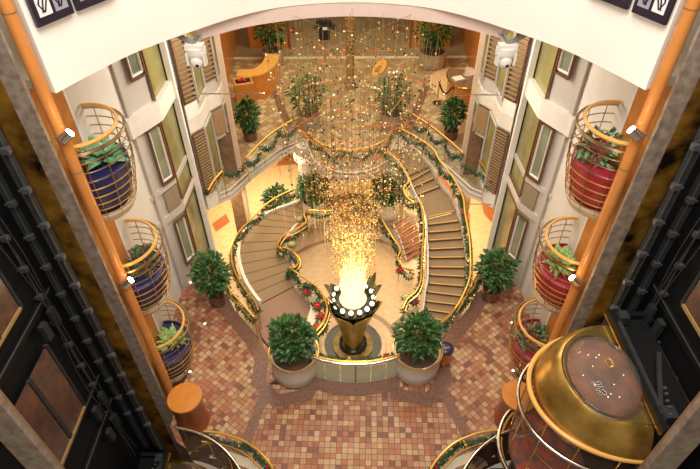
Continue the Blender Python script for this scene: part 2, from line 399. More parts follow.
# lower floor
flat('floor', [(-7,7.78),(7,7.78),(7,26),(-7,26)], ZL, 'peach', th=.1)
flat('trim_6', [(p.x, p.y) for p in arc(.05,10.3,1.5,0,360,40)], ZL+.004, 'peachband', th=.003)
flat('trim_7', [(p.x, p.y) for p in arc(.05,10.3,1.33,0,360,40)], ZL+.008, 'peach', th=.003)
ribbon('trim_8', [(p.x, p.y) for p in arc(.05,12.3,3.1,20,160,24)], -.09, .09, ZL+.006, 'peachband')
ribbon('trim_9', [(1.3,11.0),(2.3,11.9)], -.09, .09, ZL+.006, 'peachband')
ribbon('trim_10', [(-4.3,15.6),(-2.2,16.8)], -.2, .2, ZL+.006, 'peachband'); ribbon('trim_11', [(4.3,15.6),(2.2,16.8)], -.2, .2, ZL+.006, 'peachband')
flat('trim_12', PP([(276,166),(288,153),(314,147),(316,158),(298,164)], ZL), ZL+.012, 'redcarpet', th=.008)
flat('trim_13', PP([(480,196),(505,214),(500,232),(484,214)], ZL), ZL+.012, 'redcarpet', th=.008)
flat('trim_14', PP([(212,224),(226,214),(230,222),(216,232)], ZL), ZL+.012, 'redcarpet', th=.008)
flat('trim_15', PP([(430,182),(470,230),(470,214),(440,172)], ZL), ZL+.012, 'redcarpet', th=.008)
mb = MB(); mb.box((-7,16.6,0), (.1,19,3.8)); struct('wall_lower_left', mb, 'tan')
mb = MB(); mb.box((7,16.6,0), (.1,19,3.8)); struct('wall_lower_right', mb, 'tan')
mb = MB(); mb.box((0,26,-.3), (14,.1,3.0)); struct('wall_lower_back', mb, 'tan')

# upper floor with the bow of the bridge
WALK = [(-6.6,13.0),(-4.88,13.48),(-3.99,14.16),(-3.49,15.17),(-2.58,16.54),(-1.75,17.25)]
BOW = [(p.x, p.y) for p in arc(0,16.55,1.5,187,353,18)]
edge = WALK + BOW + [(-x, y) for x, y in WALK[::-1]]
far0 = 24.4
mb = MB(); mb.prism(edge + [(7.5,13.0),(7.5,far0),(-7.5,far0),(-7.5,13.0)], ZU-.06, ZU); struct('floor', mb, 'tile_far', uvrot=.75, uvsize=.27)
flat('floor', [(-7.5,far0),(7.5,far0),(7.5,33),(-7.5,33)], ZU, 'far', th=.06)
flat('trim_16', [(-7.5,far0-.12),(7.5,far0-.12),(7.5,far0+.12),(-7.5,far0+.12)], ZU+.012, 'lightline', th=.01)
for i, q in enumerate(([(-2.2,17.6),(-3.4,21.5)], [(2.2,17.6),(3.3,21.5)])): ribbon('trim_%d' % (17+i), q, -.15, .15, ZU+.006, 'border')
flat('trim_19', PP([(428,77),(441,69),(480,66),(482,118),(462,113),(441,99),(430,87)], ZU), ZU+.02, 'peach', th=.02)
mb = MB(); mb.prism([(p.x, p.y) for p in arc(0,16.55,1.2,180,360,16)], ZU+.0, ZU+.012); struct('trim_20', mb, 'carpet')
mb = MB(); mb.wallstrip(edge, ZU-.36, ZU+.03, .06); struct('trim_21', mb, 'cream')
mb = MB(); mb.wallstrip(offset(edge, .02), ZU-.2, ZU-.15, -.05); struct('trim_22', mb, 'greybeige')
mb = MB(); mb.prism(offset(edge, .12) + [(7.5,13.2),(7.5,33),(-7.5,33),(-7.5,13.2)], ZU-.35, ZU-.28); struct('ceiling', mb, 'ceil')
mb = MB(); mb.box((0,33,5), (15,.1,7)); struct('wall_back', mb, 'tan')

# ================================================================== FASCIA, CEILING
FA = [(-4.64,7.74),(-4.33,8.38),(-3.9,9.16),(-3.51,9.67),(-3.06,10.18),(-2.4,10.86),(-1.66,11.38),(-.85,11.65),(0,11.74)]
FA = FA + [(-x, y) for x, y in FA[-2::-1]]
FA = [(p.x, p.y) for p in smooth_path([(x, y, 0) for x, y in FA], 4)]
mb = MB(); mb.wallstrip(FA, 8.4, 12.2, .12); struct('wall_fascia', mb, 'fascia')
PK = [(-3.02,10.42),(-2.28,11.0),(-1.66,11.3),(-.85,11.55),(0,11.64),(.85,11.55),(1.66,11.3),(2.28,11.0),(3.02,10.42)]
PK = [(p.x, p.y+.12) for p in smooth_path([(x, y, 0) for x, y in PK], 4)]
mb = MB(); mb.wallstrip(PK, 8.1, 8.42, .5); struct('trim_23', mb, 'pink')
mb = MB(); mb.prism(offset(FA, .1) + [(7.5,7.8),(7.5,33),(-7.5,33),(-7.5,7.8)], 8.45, 8.6); struct('ceiling', mb, 'ceil')

# ================================================================== WALLS AND FACADES
wn = [1]
for s, side in SIDES:
    X = lambda pts: [(-s*x, y) for x, y in pts]
    mb = MB(); mb.box((s*5.33,9.25,3.3), (.16,3.9,10.3)); struct('wall_' + side, mb, 'cream')
    mb = MB(); mb.box((s*5.21,8.2,3.3), (.07,1.3,10.3)); struct('trim_%d' % (24 if s < 0 else 25), mb, 'orange')
    mb = MB(); mb.box((s*5.21,8.88,3.3), (.08,.07,10.3)); struct('trim_%d' % (26 if s < 0 else 27), mb, 'pillarwhite')
    A, B0, B1, G, PL = (-5.25,11.1), (-5.08,11.4), (-4.84,11.84), (-4.8,13.1), (-4.58,13.2)
    L1, G1, L2, G2 = (-4.32,13.56), (-4.3,14.5), (-4.02,14.9), (-4.0,15.75)
    base = X([A, B0, B1, G]); bay = X([PL, L1, G1, L2, G2])
    sg = -s
    mb = MB(); mb.wallstrip(base, ZL, 8.45); mb.wallstrip(bay[:3], ZU-.1, 8.45); mb.wallstrip(bay[2:], 3.2, 8.45); struct('wall_facade_' + side, mb, 'greybeige')
    mb = MB(); mb.box((s*4.655,13.02,3.3), (.15,.12,10.3), 0); struct('trim_%d' % (30 if s < 0 else 31), mb, 'pillarwhite')
    mb = MB(); mb.box((s*4.77,13.0,3.3), (.075,.07,10.3)); struct('trim_%d' % (32 if s < 0 else 33), mb, 'blackgap')
    # brown stone columns under the bays
    mb = MB(); mb.box((s*4.07,15.12,.9), (.44,.36,5.4)); struct('wall_column_' + side, mb, 'colbrown')
    mb = MB(); mb.box((s*3.78,15.0,3.3), (.14,.12,10.3)); struct('trim_%d' % (34 if s < 0 else 35), mb, 'colstrip')
    # protruding spandrel bands
    for k, (z0, z1, t) in enumerate(((5.55,6.05,.16), (2.62,2.85,.06), (3.6,3.75,.06))):
        mb = MB(); mb.wallstrip(X([(-5.3,10.95), A, B0, B1, G]), z0, z1, -t*sg); struct('trim_%d' % (40+k+(3 if s > 0 else 0)), mb, 'cream' if k == 0 else 'greybeige')
    mb = MB(); mb.wallstrip(X([PL, L1, G1, L2, G2]), 4.3, 4.75, -.04*sg); struct('trim_%d' % (46 if s < 0 else 47), mb, 'cream')
    mb = MB(); mb.wallstrip(X([B0, B1]), 2.88, 3.55, -.05*sg); struct('trim_%d' % (48 if s < 0 else 49), mb, 'taupe')
    mb = MB(); mb.wallstrip(X([A, (-5.2,11.2)]), ZL, 8.4, -.1*sg); struct('trim_%d' % (50 if s < 0 else 51), mb, 'greybeige')
    def lerp(a, b, t): return (a[0]+(b[0]-a[0])*t, a[1]+(b[1]-a[1])*t)
    def window(a, b, z0, z1, pane, frame, t0=.08, t1=.92, fw=.05, louver=False, inner=True):
        a, b = X([lerp(a, b, t0), lerp(a, b, t1)]); nm = 'window_%d' % wn[0]; wn[0] += 1
        o1 = offset([a, b], -.03*sg); o2 = offset([a, b], -.07*sg)
        mb = MB(); q = o2
        mb.bar((*q[0], z0), (*q[0], z1), fw, .05); mb.bar((*q[1], z0), (*q[1], z1), fw, .05)
        mb.bar((*q[0], z0), (*q[1], z0), .05, fw); mb.bar((*q[0], z1), (*q[1], z1), .05, fw)
        w = struct(nm, mb, frame)
        mb = MB(); mb.wallstrip(o1, z0, z1)
        mb.build('pane', pane, w)
        if louver:
            mb = MB(); n = 22; o3 = offset([a, b], -.09*sg)
            for i in range(n):
                z = z0+(z1-z0)*(i+.5)/n; mb.bar((*o3[0], z), (*o3[1], z), .07, .035)
            mb.build('louver_slats', 'louver', w)
        elif inner:
            mb = MB(); o3 = offset([a, b], -.05*sg); i0, i1 = lerp(o3[0], o3[1], .12), lerp(o3[0], o3[1], .88); d = .09
            mb.bar((*i0, z0+d), (*i0, z1-d), .05, .03); mb.bar((*i1, z0+d), (*i1, z1-d), .05, .03); mb.bar((*i0, z0+d), (*i1, z0+d), .03, .05)
            mb.build('inner_frame', 'pillarwhite', w)
        return w
    for zf in (-.1, 2.88, 5.86):
        window(B0, B1, zf+.93, zf+2.6, 'tealglass', 'brownframe', .1, .95)
        window(B1, G, zf+.12, zf+2.72, 'oliveglass', 'brownframe', .03, .97, .03, False, False)
        mb = MB(); mb.wallstrip(X([lerp(B1, G, .05), lerp(B1, G, .95)]), zf-.14, zf+.1, -.07*sg); struct('trim_%d' % (70+wn[0]), mb, 'cream')
    for z0, z1 in ((1.75,4.25), (4.9,8.2)):
        window(PL, L1, z0+.35, z1, 'louver', 'brownframe', .05, .95, .04, True)
        window(L1, G1, z0+.2, z1, 'oliveglass', 'greybeige', .04, .96, .05, False, False)
        window(G1, L2, max(3.45, z0+.35), z1, 'louver', 'brownframe', .05, .95, .04, True)
        window(L2, G2, max(3.3, z0+.2), z1, 'oliveglass', 'greybeige', .04, .96, .05, False, False)
    # pale panels below the louvers
    mb = MB(); mb.wallstrip(X([PL, L1]), 1.5, 2.05, -.05*sg); mb.wallstrip(X([PL, L1]), 4.75, 5.2, -.06*sg); struct('trim_%d' % (52 if s < 0 else 53), mb, 'pillarwhite')
    # far side walls beyond the bays (shop fronts)
    mb = MB(); mb.wallstrip([(s*4.1,15.8),(s*4.95,17.6),(s*5.2,20.0),(s*5.5,24.0),(s*6,33)], ZU, 8.45); struct('wall_far_' + side, mb, 'orange')
    for i in range(3):
        y0 = 16.2+i*1.3
        mb = MB(); mb.wallstrip([(s*(4.05+.36*i), y0), (s*(4.30+.36*i), y0+.7)], 2.6, 8.2, .03*s); struct('trim_%d' % (54+i+(3 if s > 0 else 0)), mb, 'oliveglass' if i % 2 == 0 else 'louver')
    # marble pilasters of the lift shaft, gold panel between, near pilaster
    mb = MB(); mb.box((s*4.93,7.3,4.0), (.29,.07,17)); struct('trim_%d' % (60 if s < 0 else 61), mb, 'marble')
    mb = MB(); mb.box((s*5.33,7.27,4.0), (.50,.05,17)); struct('wall_gold_panel_' + side, mb, 'goldpanel')
    mb = MB(); mb.box((s*4.99,3.86,4.0), (.46,.10,17)); struct('trim_%d' % (62 if s < 0 else 63), mb, 'marble')
    mb = MB(); mb.box((s*4.82,3.93,4.0), (.12,.04,17)); struct('trim_%d' % (64 if s < 0 else 65), mb, 'colbrown')
    # near deck with dark patterned carpet
    flat('floor', [(s*5.2,1.0),(s*9,1.0),(s*9,3.78),(s*5.2,3.78)], 6.0, 'browncarpet', th=.2)
    mb = MB(); c = (s*5.95,3.4,6.01)
    pts = [(c[0]+.30*math.cos(a/10)*(1-.03*a/10), c[1]+.22*math.sin(a/10), c[2]) for a in range(0, 52)]
    mb.tube(pts, .045, 6); mb.tube([(p[0]+s*.75, p[1]-.35, p[2]) for p in pts], .045, 6); struct('trim_%d' % (66 if s < 0 else 67), mb, 'beigescroll')
    # lift shaft: black back wall, side wall, beams
    mb = MB(); mb.box((s*6.0,5.5,4.0), (.1,3.4,17)); mb.box((s*5.75,7.05,4.0), (.9,.1,17)); struct('wall_shaft_' + side, mb, 'blk')
#PART3
# ================================================================== LIFT SHAFT FITTINGS
for s, side in SIDES:
    X0 = s*5.94
    # shaft guide rails and bracing: each rail a thing with its clips
    for i, (x, y, w) in enumerate(((5.24,6.88,.10),(5.42,6.97,.07),(5.66,6.97,.12),(5.9,6.72,.09),(5.9,4.5,.12),(5.24,4.12,.1))):
        place = ('at the atrium corner', 'first in from the atrium corner', 'in the middle of the end wall', 'in the far inner corner', 'by the near end of the doors', 'beside the near marble pilaster')[i]
        g = thing('guide_rail', 'black steel lift guide rail %s of the %s shaft' % (place, side), 'guide rail', (s*x, y, -1.8), 'guide rails in the lift shafts')
        mb = MB(); mb.box((s*x, y, 5.0), (w, w, 13.6)); mb.build('rail', 'blk' if i % 2 else 'blk2', g)
        mb = MB(); mb.box((s*(x-.04), y-w*.55, 5.0), (.02, .02, 13.4)); mb.build('edge_strip', 'blkgrey', g)
        if i in (0, 2, 3):
            for k in range(14):
                mb = MB(); z = -.3+k*.75+.2*i; mb.box((s*(x-.05), y-.07, z), (.12, .10, .10)); mb.bar((s*(x-.12), y-.10, z), (s*(x+.06), y-.10, z), .025, .03); mb.build('clip', 'blkgrey', g)
    for k in range(5):
        z = (.6,1.6,4.6,7.9,11.2)[k]
        t = thing('shaft_beam', 'black steel cross beam in the %s lift shaft, number of its row told by height: %s' % (side, ('lowest','second lowest','middle','second highest','highest')[k]), 'beam', (X0, 5.5, z), 'cross beams of the %s shaft' % side)
        t['label'] = '%s black steel cross beam on the wall of the %s lift shaft' % (('lowest','second lowest','middle','second highest','highest')[k], side)
        mb = MB(); mb.box((s*5.905, 5.5, z), (.09, 3.1, .13)); mb.build('beam', 'blk', t)
        mb = MB(); mb.box((s*5.87, 5.5, z+.07), (.02, 3.0, .02)); mb.build('beam_edge', 'blkgrey', t)
        for j, yy in enumerate((4.32,6.25,6.62)):
            mb = MB(); mb.box((s*5.78, yy, z-.33), (.10, .16, .42)); mb.build('bracket', 'blk2', t)
    for k, zf in enumerate((1.9, 5.2, 8.5)):
        nm = ('lowest','middle','topmost')[k]
        d = thing('lift_landing_door', '%s brown landing door with gold sill in the %s lift shaft' % (nm, side), 'lift door', (s*5.9, 5.6, zf), 'landing doors of the lift shafts')
        mb = MB(); mb.box((s*5.82, 5.72, zf+1.05), (.05, .66, 2.1)); mb.build('door_leaf', 'doorglass', d)
        mb = MB(); mb.box((s*5.82, 4.98, zf+1.05), (.05, .62, 2.1)); mb.build('door_leaf', 'doorglass', d)
        mb = MB(); mb.box((s*5.8, 5.35, zf), (.08, 1.4, .06)); mb.build('sill', 'sill', d)
        mb = MB(); mb.box((s*5.82, 5.35, zf+1.05), (.09, .09, 2.1)); mb.build('mullion', 'blk2', d)
        mb = MB(); mb.box((s*5.82, 6.1, zf+1.05), (.08, .06, 2.2)); mb.build('jamb', 'blk2', d)
    for k in range(3):
        cpt = [(s*(5.6+.06*math.sin(j*.9+k)), 6.5-.12*k+.05*math.cos(j*.7), -1.0+j*.6) for j in range(20)]
        mb = MB(); mb.tube(smooth_path(cpt, 3), .010, 5)
        tag(mb.build('lift_cable', 'blk2'), '%s grey lift cable hanging in the %s shaft' % (('outermost','middle','innermost')[k], side), 'cable', 'cables hanging in the lift shafts')

# ------------------------------------------------------------------ glass lift cars
def make_cab(label, loc, rz):
    """half round car, front towards -X in its own frame; roof chord at x=0"""
    r = thing('glass_lift_car', label, 'lift car', (0, 0, 0))
    A0, A1 = math.radians(90), math.radians(270)
    R0 = 1.25
    mb = MB(); mb.lathe([(1.36,-.62),(1.33,-.5),(1.22,-.2),(1.10,.0),(1.04,.03)], (0, 0, 0), 40, A0, A1, 1.14, 1, False, False); mb.build('roof_skirt', 'cabgold', r, smooth=True)
    mb = MB(); mb.lathe([(1.04,.03),(1.02,.06),(.6,.07)], (0, 0, 0), 40, A0, A1, 1.12, 1, False, False); mb.build('roof_flange', 'cabolive', r, smooth=True)
    mb = MB(); mb.lathe([(.86,.06),(.86,.11),(.80,.11)], (-.52, -.1, 0), 36, 0, 2*PI, .76, 1, False, False); mb.build('dome_ring', 'silverrail', r, smooth=True)
    mb = MB(); mb.lathe([(.80*math.cos(a*PI/20), .11+.34*math.sin(a*PI/20)) for a in range(0, 10)] + [(.001, .45)], (-.52, -.1, 0), 36, 0, 2*PI, .76, 1, False, False)
    d = mb.build('skylight_dome', 'dome', r, smooth=True)
    mb = MB(); mb.tube([(-.52+.05*math.cos(a*PI/8), -.1+.10*math.sin(a*PI/8), .46) for a in range(16)], .014, 5, True); mb.build('lifting_ring', 'goldrail', d)
    mb = MB(); mb.lathe([(.80,.0),(.001,.005)], (-.52, -.1, .075), 32, 0, 2*PI, .76, 1, False, False); mb.build('ceiling_disc', 'domebase', r)
    for k in range(12):
        a = k*PI/6; mb = MB(); mb.ball((-.52+.36*math.cos(a)*(1-.3*(k%3)), -.1+.5*math.sin(a)*(1-.25*(k%2)), .09), .010, 1); mb.build('ceiling_light', 'bulb', r)
    mb = MB(); mb.box((-.02, 0, .16), (.05, 2.5, .05)); mb.build('roof_edge', 'gold', r)
    for nm, z, rr, tr, mk in (('upper_ring',-.62,1.56,.05,'woodrail'),('middle_ring',-1.1,1.66,.035,'silverrail'),('lower_ring',-3.0,1.70,.05,'silverrail'),('base_ring',-3.12,1.66,.06,'woodrail')):
        mb = MB(); mb.tube([(1.05*rr*math.cos(a), rr*.86*math.sin(a), z) for a in [A0+(A1-A0)*i/40 for i in range(41)]], tr, 8); mb.build(nm, mk, r, smooth=True)
    mb = MB(); mb.lathe([(1.50,-3.1),(1.50,-.64)], (0, 0, 0), 40, A0, A1, 1.05, .86, False, False); mb.build('curved_glass', 'bronzeglass', r, smooth=True)
    mb = MB(); mb.lathe([(1.48,-3.1),(1.48,-3.05)], (0, 0, 0), 40, A0, A1, 1.05, .86); mb.build('cab_floor', 'cabcarpet', r)
    mb = MB(); mb.tube([(1.42*math.cos(a), 1.2*math.sin(a), -2.15) for a in [A0+(A1-A0)*i/30 for i in range(31)]], .035, 8); mb.build('handrail', 'redwood', r, smooth=True)
    for k in range(7):
        a = A0+(A1-A0)*(k+.5)/7; mb = MB(); mb.tube([(1.05*1.51*math.cos(a), 1.51*.86*math.sin(a), -3.1), (1.05*1.51*math.cos(a), 1.51*.86*math.sin(a), -.64)], .016, 6); mb.build('glazing_bar', 'gold', r)
    mb = MB(); mb.box((.38, .0, .06), (.72, 2.3, .10)); mb.build('rear_roof', 'charcoal', r)
    mb = MB(); mb.box((.05, .0, .16), (.10, 2.5, .26)); mb.box((.38, 1.18, .14), (.7, .1, .2)); mb.box((.38, -1.18, .14), (.7, .1, .2)); mb.build('roof_frame', 'blk', r)
    mb = MB(); mb.box((.38, 0, -1.5), (.7, 2.2, 3.0)); mb.build('car_body', 'blk', r)
    mb = MB(); mb.bar((.06, -.9, .33), (.5, .2, .33), .07, .07); mb.bar((.06, .9, .33), (.06, -1.0, .33), .06, .06); mb.box((.15, -1.0, .3), (.2, .22, .25)); mb.box((.2, 1.05, .28), (.16, .2, .2)); mb.build('hoist_frame', 'blk2', r)
    mb = MB()
    for k in range(5): mb.box((.12+.03*k, -1.05+.12*k, .42+.02*(k % 2)), (.05, .04, .04))
    mb.build('roof_box', 'blkgrey', r)
    r.location = loc; r.rotation_euler = (0, 0, rz); return r
cabR = make_cab('gold roofed glass lift car with clear dome in the right shaft', (5.02, 5.46, 4.0), 0)
cabL = dup(cabR, (-5.02, 5.55, -2.0), PI, 'gold lift car roof low in the left shaft behind the dark enclosure')

# bronze glass parapets round the lift pits
for s, side in SIDES:
    t = thing('lift_enclosure', 'dark bronze glass parapet with brass rim round the %s lift pit' % side, 'lift enclosure', (s*4.2, 3.9, 0), 'parapets round the lift pits')
    ar = [Vector((s*p.x, p.y, 0)) for p in arc(-4.3, 3.75, 2.3, 82, 5, 24)]
    mb = MB(); mb.wallstrip(ar, -.6, .98, .03); mb.build('glass_wall', 'enclose', t, smooth=True)
    mb = MB(); mb.tube(up(ar, 1.0), .035, 8); mb.build('rim', 'silverrail', t, smooth=True)
    for k in range(1, 24, 5):
        mb = MB(); mb.tube([ar[k], ar[k]+Vector((0, 0, 1))], .02, 6); mb.build('glazing_bar', 'gold', t)
    c = thing('newel_column', 'short round red brown column with orange wooden top beside the %s lift pit' % side, 'column', (s*3.95, 6.75, 0), 'wood topped columns by the lifts')
    mb = MB(); mb.lathe([(.40,0),(.40,.05),(.37,.08),(.37,1.0),(.38,1.04)], (s*3.95, 6.75, 0), 32); mb.build('shaft', 'redwood', c, smooth=True)
    mb = MB(); mb.lathe([(.38,1.04),(.41,1.06),(.40,1.10),(.30,1.115)], (s*3.95, 6.75, 0), 32); mb.build('wooden_top', 'orange', c, smooth=True)

# ------------------------------------------------------------------ orange poles with spotlights
for s, side in SIDES:
    p = thing('orange_pole', 'tall orange lacquered pole beside the %s lift shaft' % side, 'pole', (s*4.75, 7.6, -1.6), 'orange poles by the lift shafts')
    mb = MB(); mb.lathe([(.100,0),(.100,14)], (s*4.75, 7.6, -1.6), 24); mb.build('shaft', 'orangepole', p, smooth=True)
    for z in (1.3, 4.0, 7.0, 9.7):
        mb = MB(); mb.lathe([(.102,0),(.102,.02)], (s*4.75, 7.6, z), 24); mb.build('joint_ring', 'colbrown', p)
    for k, z in enumerate((4.22, 7.72)):
        l = thing('spotlight', 'lit chrome spotlight on the %s orange pole, %s one' % (side, ('lower', 'upper')[k]), 'spotlight', (s*4.66, 7.5, z), 'spotlights on the orange poles')
        d = Vector((-s*.75, .35, .55)).normalized(); b = Vector((s*4.68, 7.47, z))
        mb = MB(); mb.tube([b-d*.02, b+d*.17], .085, 14); mb.build('housing', 'chrome', l, smooth=True)
        mb = MB(); mb.tube([b+d*.171, b+d*.185], .07, 14); mb.build('lens', 'spot', l)
        mb = MB(); mb.tube([(s*4.75,7.6,z-.02),(s*4.75,7.6,z+.03)], .115, 20); mb.build('clamp', 'greyplastic', l)

# ================================================================== PLANTER BALCONIES
def make_balcony(label, loc, tub):
    r = thing('planter_balcony', label, 'planter balcony', (0, 0, 0), 'bow fronted planter balconies')
    A0, A1 = -PI/2, PI/2
    SY = .96
    def hoop(rad, z, tr): 
        mb = MB(); mb.tube([(rad*math.cos(a), SY*rad*math.sin(a), z) for a in [A0+(A1-A0)*i/28 for i in range(29)]], tr, 6); return mb
    prof = [(.66,.10),(.71,.22),(.75,.33),(.78,.46),(.83,.62),(.865,.78),(.885,.94),(.89,1.10),(.885,1.26)]
    for rad, z in prof: hoop(rad, z, .011).build('hoop', 'bronze' if z > .85 else 'goldrail', r, smooth=True)
    hoop(.90,1.42,.028).build('outer_rim', 'bronze', r, smooth=True)
    hoop(.78,1.50,.034).build('handrail', 'woodrail', r, smooth=True)
    hoop(.52,.0,.035).build('base_rim', 'white', r, smooth=True)
    for k in range(7):
        a = A0+(A1-A0)*(k+.5)/7
        mb = MB(); mb.tube([(p*math.cos(a), SY*p*math.sin(a), z) for p, z in prof] + [(.90*math.cos(a), SY*.9*math.sin(a), 1.42), (.78*math.cos(a), SY*.78*math.sin(a), 1.5)], .011, 5); mb.build('rib', 'bronze', r)
    mb = MB(); mb.lathe([(.40,.02),(.52,.10),(.64,.28),(.72,.48),(.765,.70),(.77,.86),(.72,.88)], (0, 0, 0), 36, A0, A1, 1, SY, False, False); mb.build('tub', tub, r, smooth=True)
    mb = MB(); mb.lathe([(.72,.84),(.001,.84)], (0, 0, 0), 36, A0, A1, 1, SY, False, False); mb.build('soil', tub, r)
    mb = MB(); mb.lathe([(.48,-.04),(.60,.0),(.68,.13),(.70,.17),(.62,.18)], (0, 0, 0), 36, A0, A1, 1, SY, False, False); mb.build('white_foot', 'white', r, smooth=True)
    r.location = loc; r.scale = (.93,1.03,1.24); r.rotation_euler = (0,0,math.radians(13)); return r
LV = ('top', 'middle', 'bottom')
bal0 = None
for s, side in SIDES:
    for k, z in enumerate((5.5, 2.55, -.32)):
        lab = '%s %s planter balcony with brass hoops on the %s wall' % (LV[k], 'navy blue' if s < 0 else 'crimson red', side)
        loc = (s*5.05, 8.60, z-.05)
        if bal0 is None: bal0 = make_balcony(lab, loc, 'blue')
        else: dup(bal0, loc, math.radians(13) if s < 0 else PI-math.radians(13), lab, None if s < 0 else {'tub': 'red', 'soil': 'red'})
def rosette(name, label, c, n, L, W, m, tilt=(.2, 1.1), droop=.25):
    r = thing(name, label, 'plant', c, 'plants in the planter balconies')
    mb = MB()
    for i in range(n):
        a = random.random()*2*PI; e = random.uniform(*tilt); l = L*random.uniform(.7, 1.05)
        mb.leaf((c[0]+.03*math.cos(a), c[1]+.03*math.sin(a), c[2]+.05*random.random()), (math.cos(a)*math.cos(e), math.sin(a)*math.cos(e), math.sin(e)), l, W, droop)
    mb.build('leaves', m, r)
    mb = MB(); mb.lathe([(.05,-.06),(.045,.12)], c, 10); mb.build('stem', 'bark', r)
    return r
def bush(name, label, c, rad, n, leafL, ms, cat='plant', group=None, hgt=1.0, pts=None):
    r = thing(name, label, cat, c, group)
    for q, m in enumerate(ms):
        mb = MB()
        for i in range(n//len(ms)):
            while True:
                v = Vector((random.uniform(-1,1), random.uniform(-1,1), random.uniform(-1,1)))
                if .25 < v.length < 1: break
            p = Vector(c)+Vector((v.x*rad, v.y*rad, v.z*rad*hgt))
            d = (v.normalized()+Vector((random.uniform(-.7,.7), random.uniform(-.7,.7), random.uniform(-.2,.6))))
            mb.leaf(p, d, leafL*random.uniform(.7,1.2), leafL*.48, .2)
        mb.build('foliage', m, r)
    return r
for s, side in SIDES:
    for k, z in enumerate((5.5, 2.55, -.32)):
        c = (s*4.78, 8.65, z+1.04)
        if k == 0 and s < 0: rosette('agave', 'blue green broad leaved plant in the top left blue planter', c, 38, .62, .22, 'leafagave')
        elif k == 0: bush('leafy_shrub', 'dark green and red shrub in the top right red planter', (c[0], c[1], c[2]+.2), .34, 170, .2, ['leaf', 'leafred', 'leafagave'], 'plant', 'plants in the planter balconies')
        elif k == 1 and s < 0: bush('leafy_shrub', 'low red and green croton in the middle left blue planter', (c[0], c[1], c[2]+.16), .34, 130, .2, ['leafred', 'leaf2'], 'plant', 'plants in the planter balconies', .7)
        elif k == 1: rosette('dracaena', 'yellow striped pale green rosette in the middle right red planter', c, 44, .56, .16, 'leafpale')
        elif s < 0: rosette('dracaena', 'yellow striped pale green rosette in the bottom left blue planter', c, 40, .52, .15, 'leafpale')
        else: bush('leafy_shrub', 'low dark red and green shrub in the bottom right red planter', (c[0], c[1], c[2]+.16), .36, 150, .2, ['leafred', 'leaf', 'leafagave'], 'plant', 'plants in the planter balconies', .7)

# ================================================================== STAIRS
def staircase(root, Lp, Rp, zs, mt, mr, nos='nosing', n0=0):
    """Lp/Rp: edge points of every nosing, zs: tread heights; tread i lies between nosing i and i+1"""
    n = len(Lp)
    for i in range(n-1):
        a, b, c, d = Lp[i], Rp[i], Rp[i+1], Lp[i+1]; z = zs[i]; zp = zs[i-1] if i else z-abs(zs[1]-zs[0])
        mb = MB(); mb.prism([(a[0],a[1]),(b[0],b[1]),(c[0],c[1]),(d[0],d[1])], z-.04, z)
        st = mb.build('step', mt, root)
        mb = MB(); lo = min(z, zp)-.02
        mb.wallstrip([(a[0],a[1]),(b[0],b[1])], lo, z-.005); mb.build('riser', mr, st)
        if nos:
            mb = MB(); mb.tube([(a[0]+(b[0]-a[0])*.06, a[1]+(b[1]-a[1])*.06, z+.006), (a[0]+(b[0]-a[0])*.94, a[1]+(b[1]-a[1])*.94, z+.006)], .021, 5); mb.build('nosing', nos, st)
def stringer(root, path, w, z_off, h, m, name='stringer'):
    zs = [p[2] for p in path]
    mb = MB(); mb.wallstrip([(p[0], p[1]) for p in path], [z+z_off-h for z in zs], [z+z_off for z in zs], w); mb.build(name, m, root)
# right staircase rising from the tile deck to the bridge
nl = [(421,316),(424,309),(425,300.8),(426,291.4),(428,283),(428.6,274.5),(428.6,266.8),(428.6,257.4),(428.6,249),(427.6,240.3),(427.6,232.3),(427,224.6),(426,217.6)]
nr = [(450,322),(457,314),(461,305),(463,296),(465,286),(466,276.5),(466,267.3),(465.5,257),(464.5,247.4),(463,238),(461.5,229.5),(459.5,220.6),(456,210.5)]
rs = .092
stR = thing('right_staircase', 'curved carpeted staircase with gold nosings on the right of the chandelier', 'staircase', (2.3, 11.5, 0))
Lp = [P(x, y, z=rs*i) for i, (x, y) in enumerate(nl)]; Rp = [P(x, y, z=rs*i) for i, (x, y) in enumerate(nr)]
zs = [rs*i for i in range(13)]
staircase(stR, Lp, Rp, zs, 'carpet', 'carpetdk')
zl = rs*12
land = [P(x, y, z=zl) for x, y in [(426,217.6),(456,210.5),(449,196),(440,186),(416,195),(422,205)]]
mb = MB(); mb.prism([(p.x, p.y) for p in land], zl-.06, zl); mb.build('landing', 'carpet', stR)
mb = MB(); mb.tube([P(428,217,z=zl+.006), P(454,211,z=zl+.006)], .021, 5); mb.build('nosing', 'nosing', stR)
l3 = [(416,195),(412,188),(410,181),(406,172)]; r3 = [(440,186),(434.5,177.5),(431,169),(427,163)]
staircase(stR, [P(x, y, z=zl+rs*(i+1)) for i, (x, y) in enumerate(l3)], [P(x, y, z=zl+rs*(i+1)) for i, (x, y) in enumerate(r3)], [zl+rs*(i+1) for i in range(4)], 'carpet', 'carpetdk')
zt = zl+rs*4
top = [P(x, y, z=zt) for x, y in [(409,175),(429,166),(416,152),(398,141),(384,137),(380,146),(394,158),(402,168)]]
mb = MB(); mb.prism([(p.x, p.y) for p in top], zt-.06, zt); mb.build('upper_landing', 'carpet', stR)
pin = Lp + [P(422,205,z=zl), P(416,195,z=zl+.05), P(411,183,z=zl+.25), P(402,168,z=zt), P(394,158,z=zt), P(380,146,z=zt)]
pout = Rp + [P(449,196,z=zl), P(440,186,z=zl+.05), P(431,169,z=zl+.25), P(416,152,z=zt), P(398,141,z=zt), P(384,136,z=zt)]
stringer(stR, pin, .05, .06, .42, 'cream', 'inner_stringer'); stringer(stR, pout, -.07, .10, .46, 'white', 'outer_stringer')
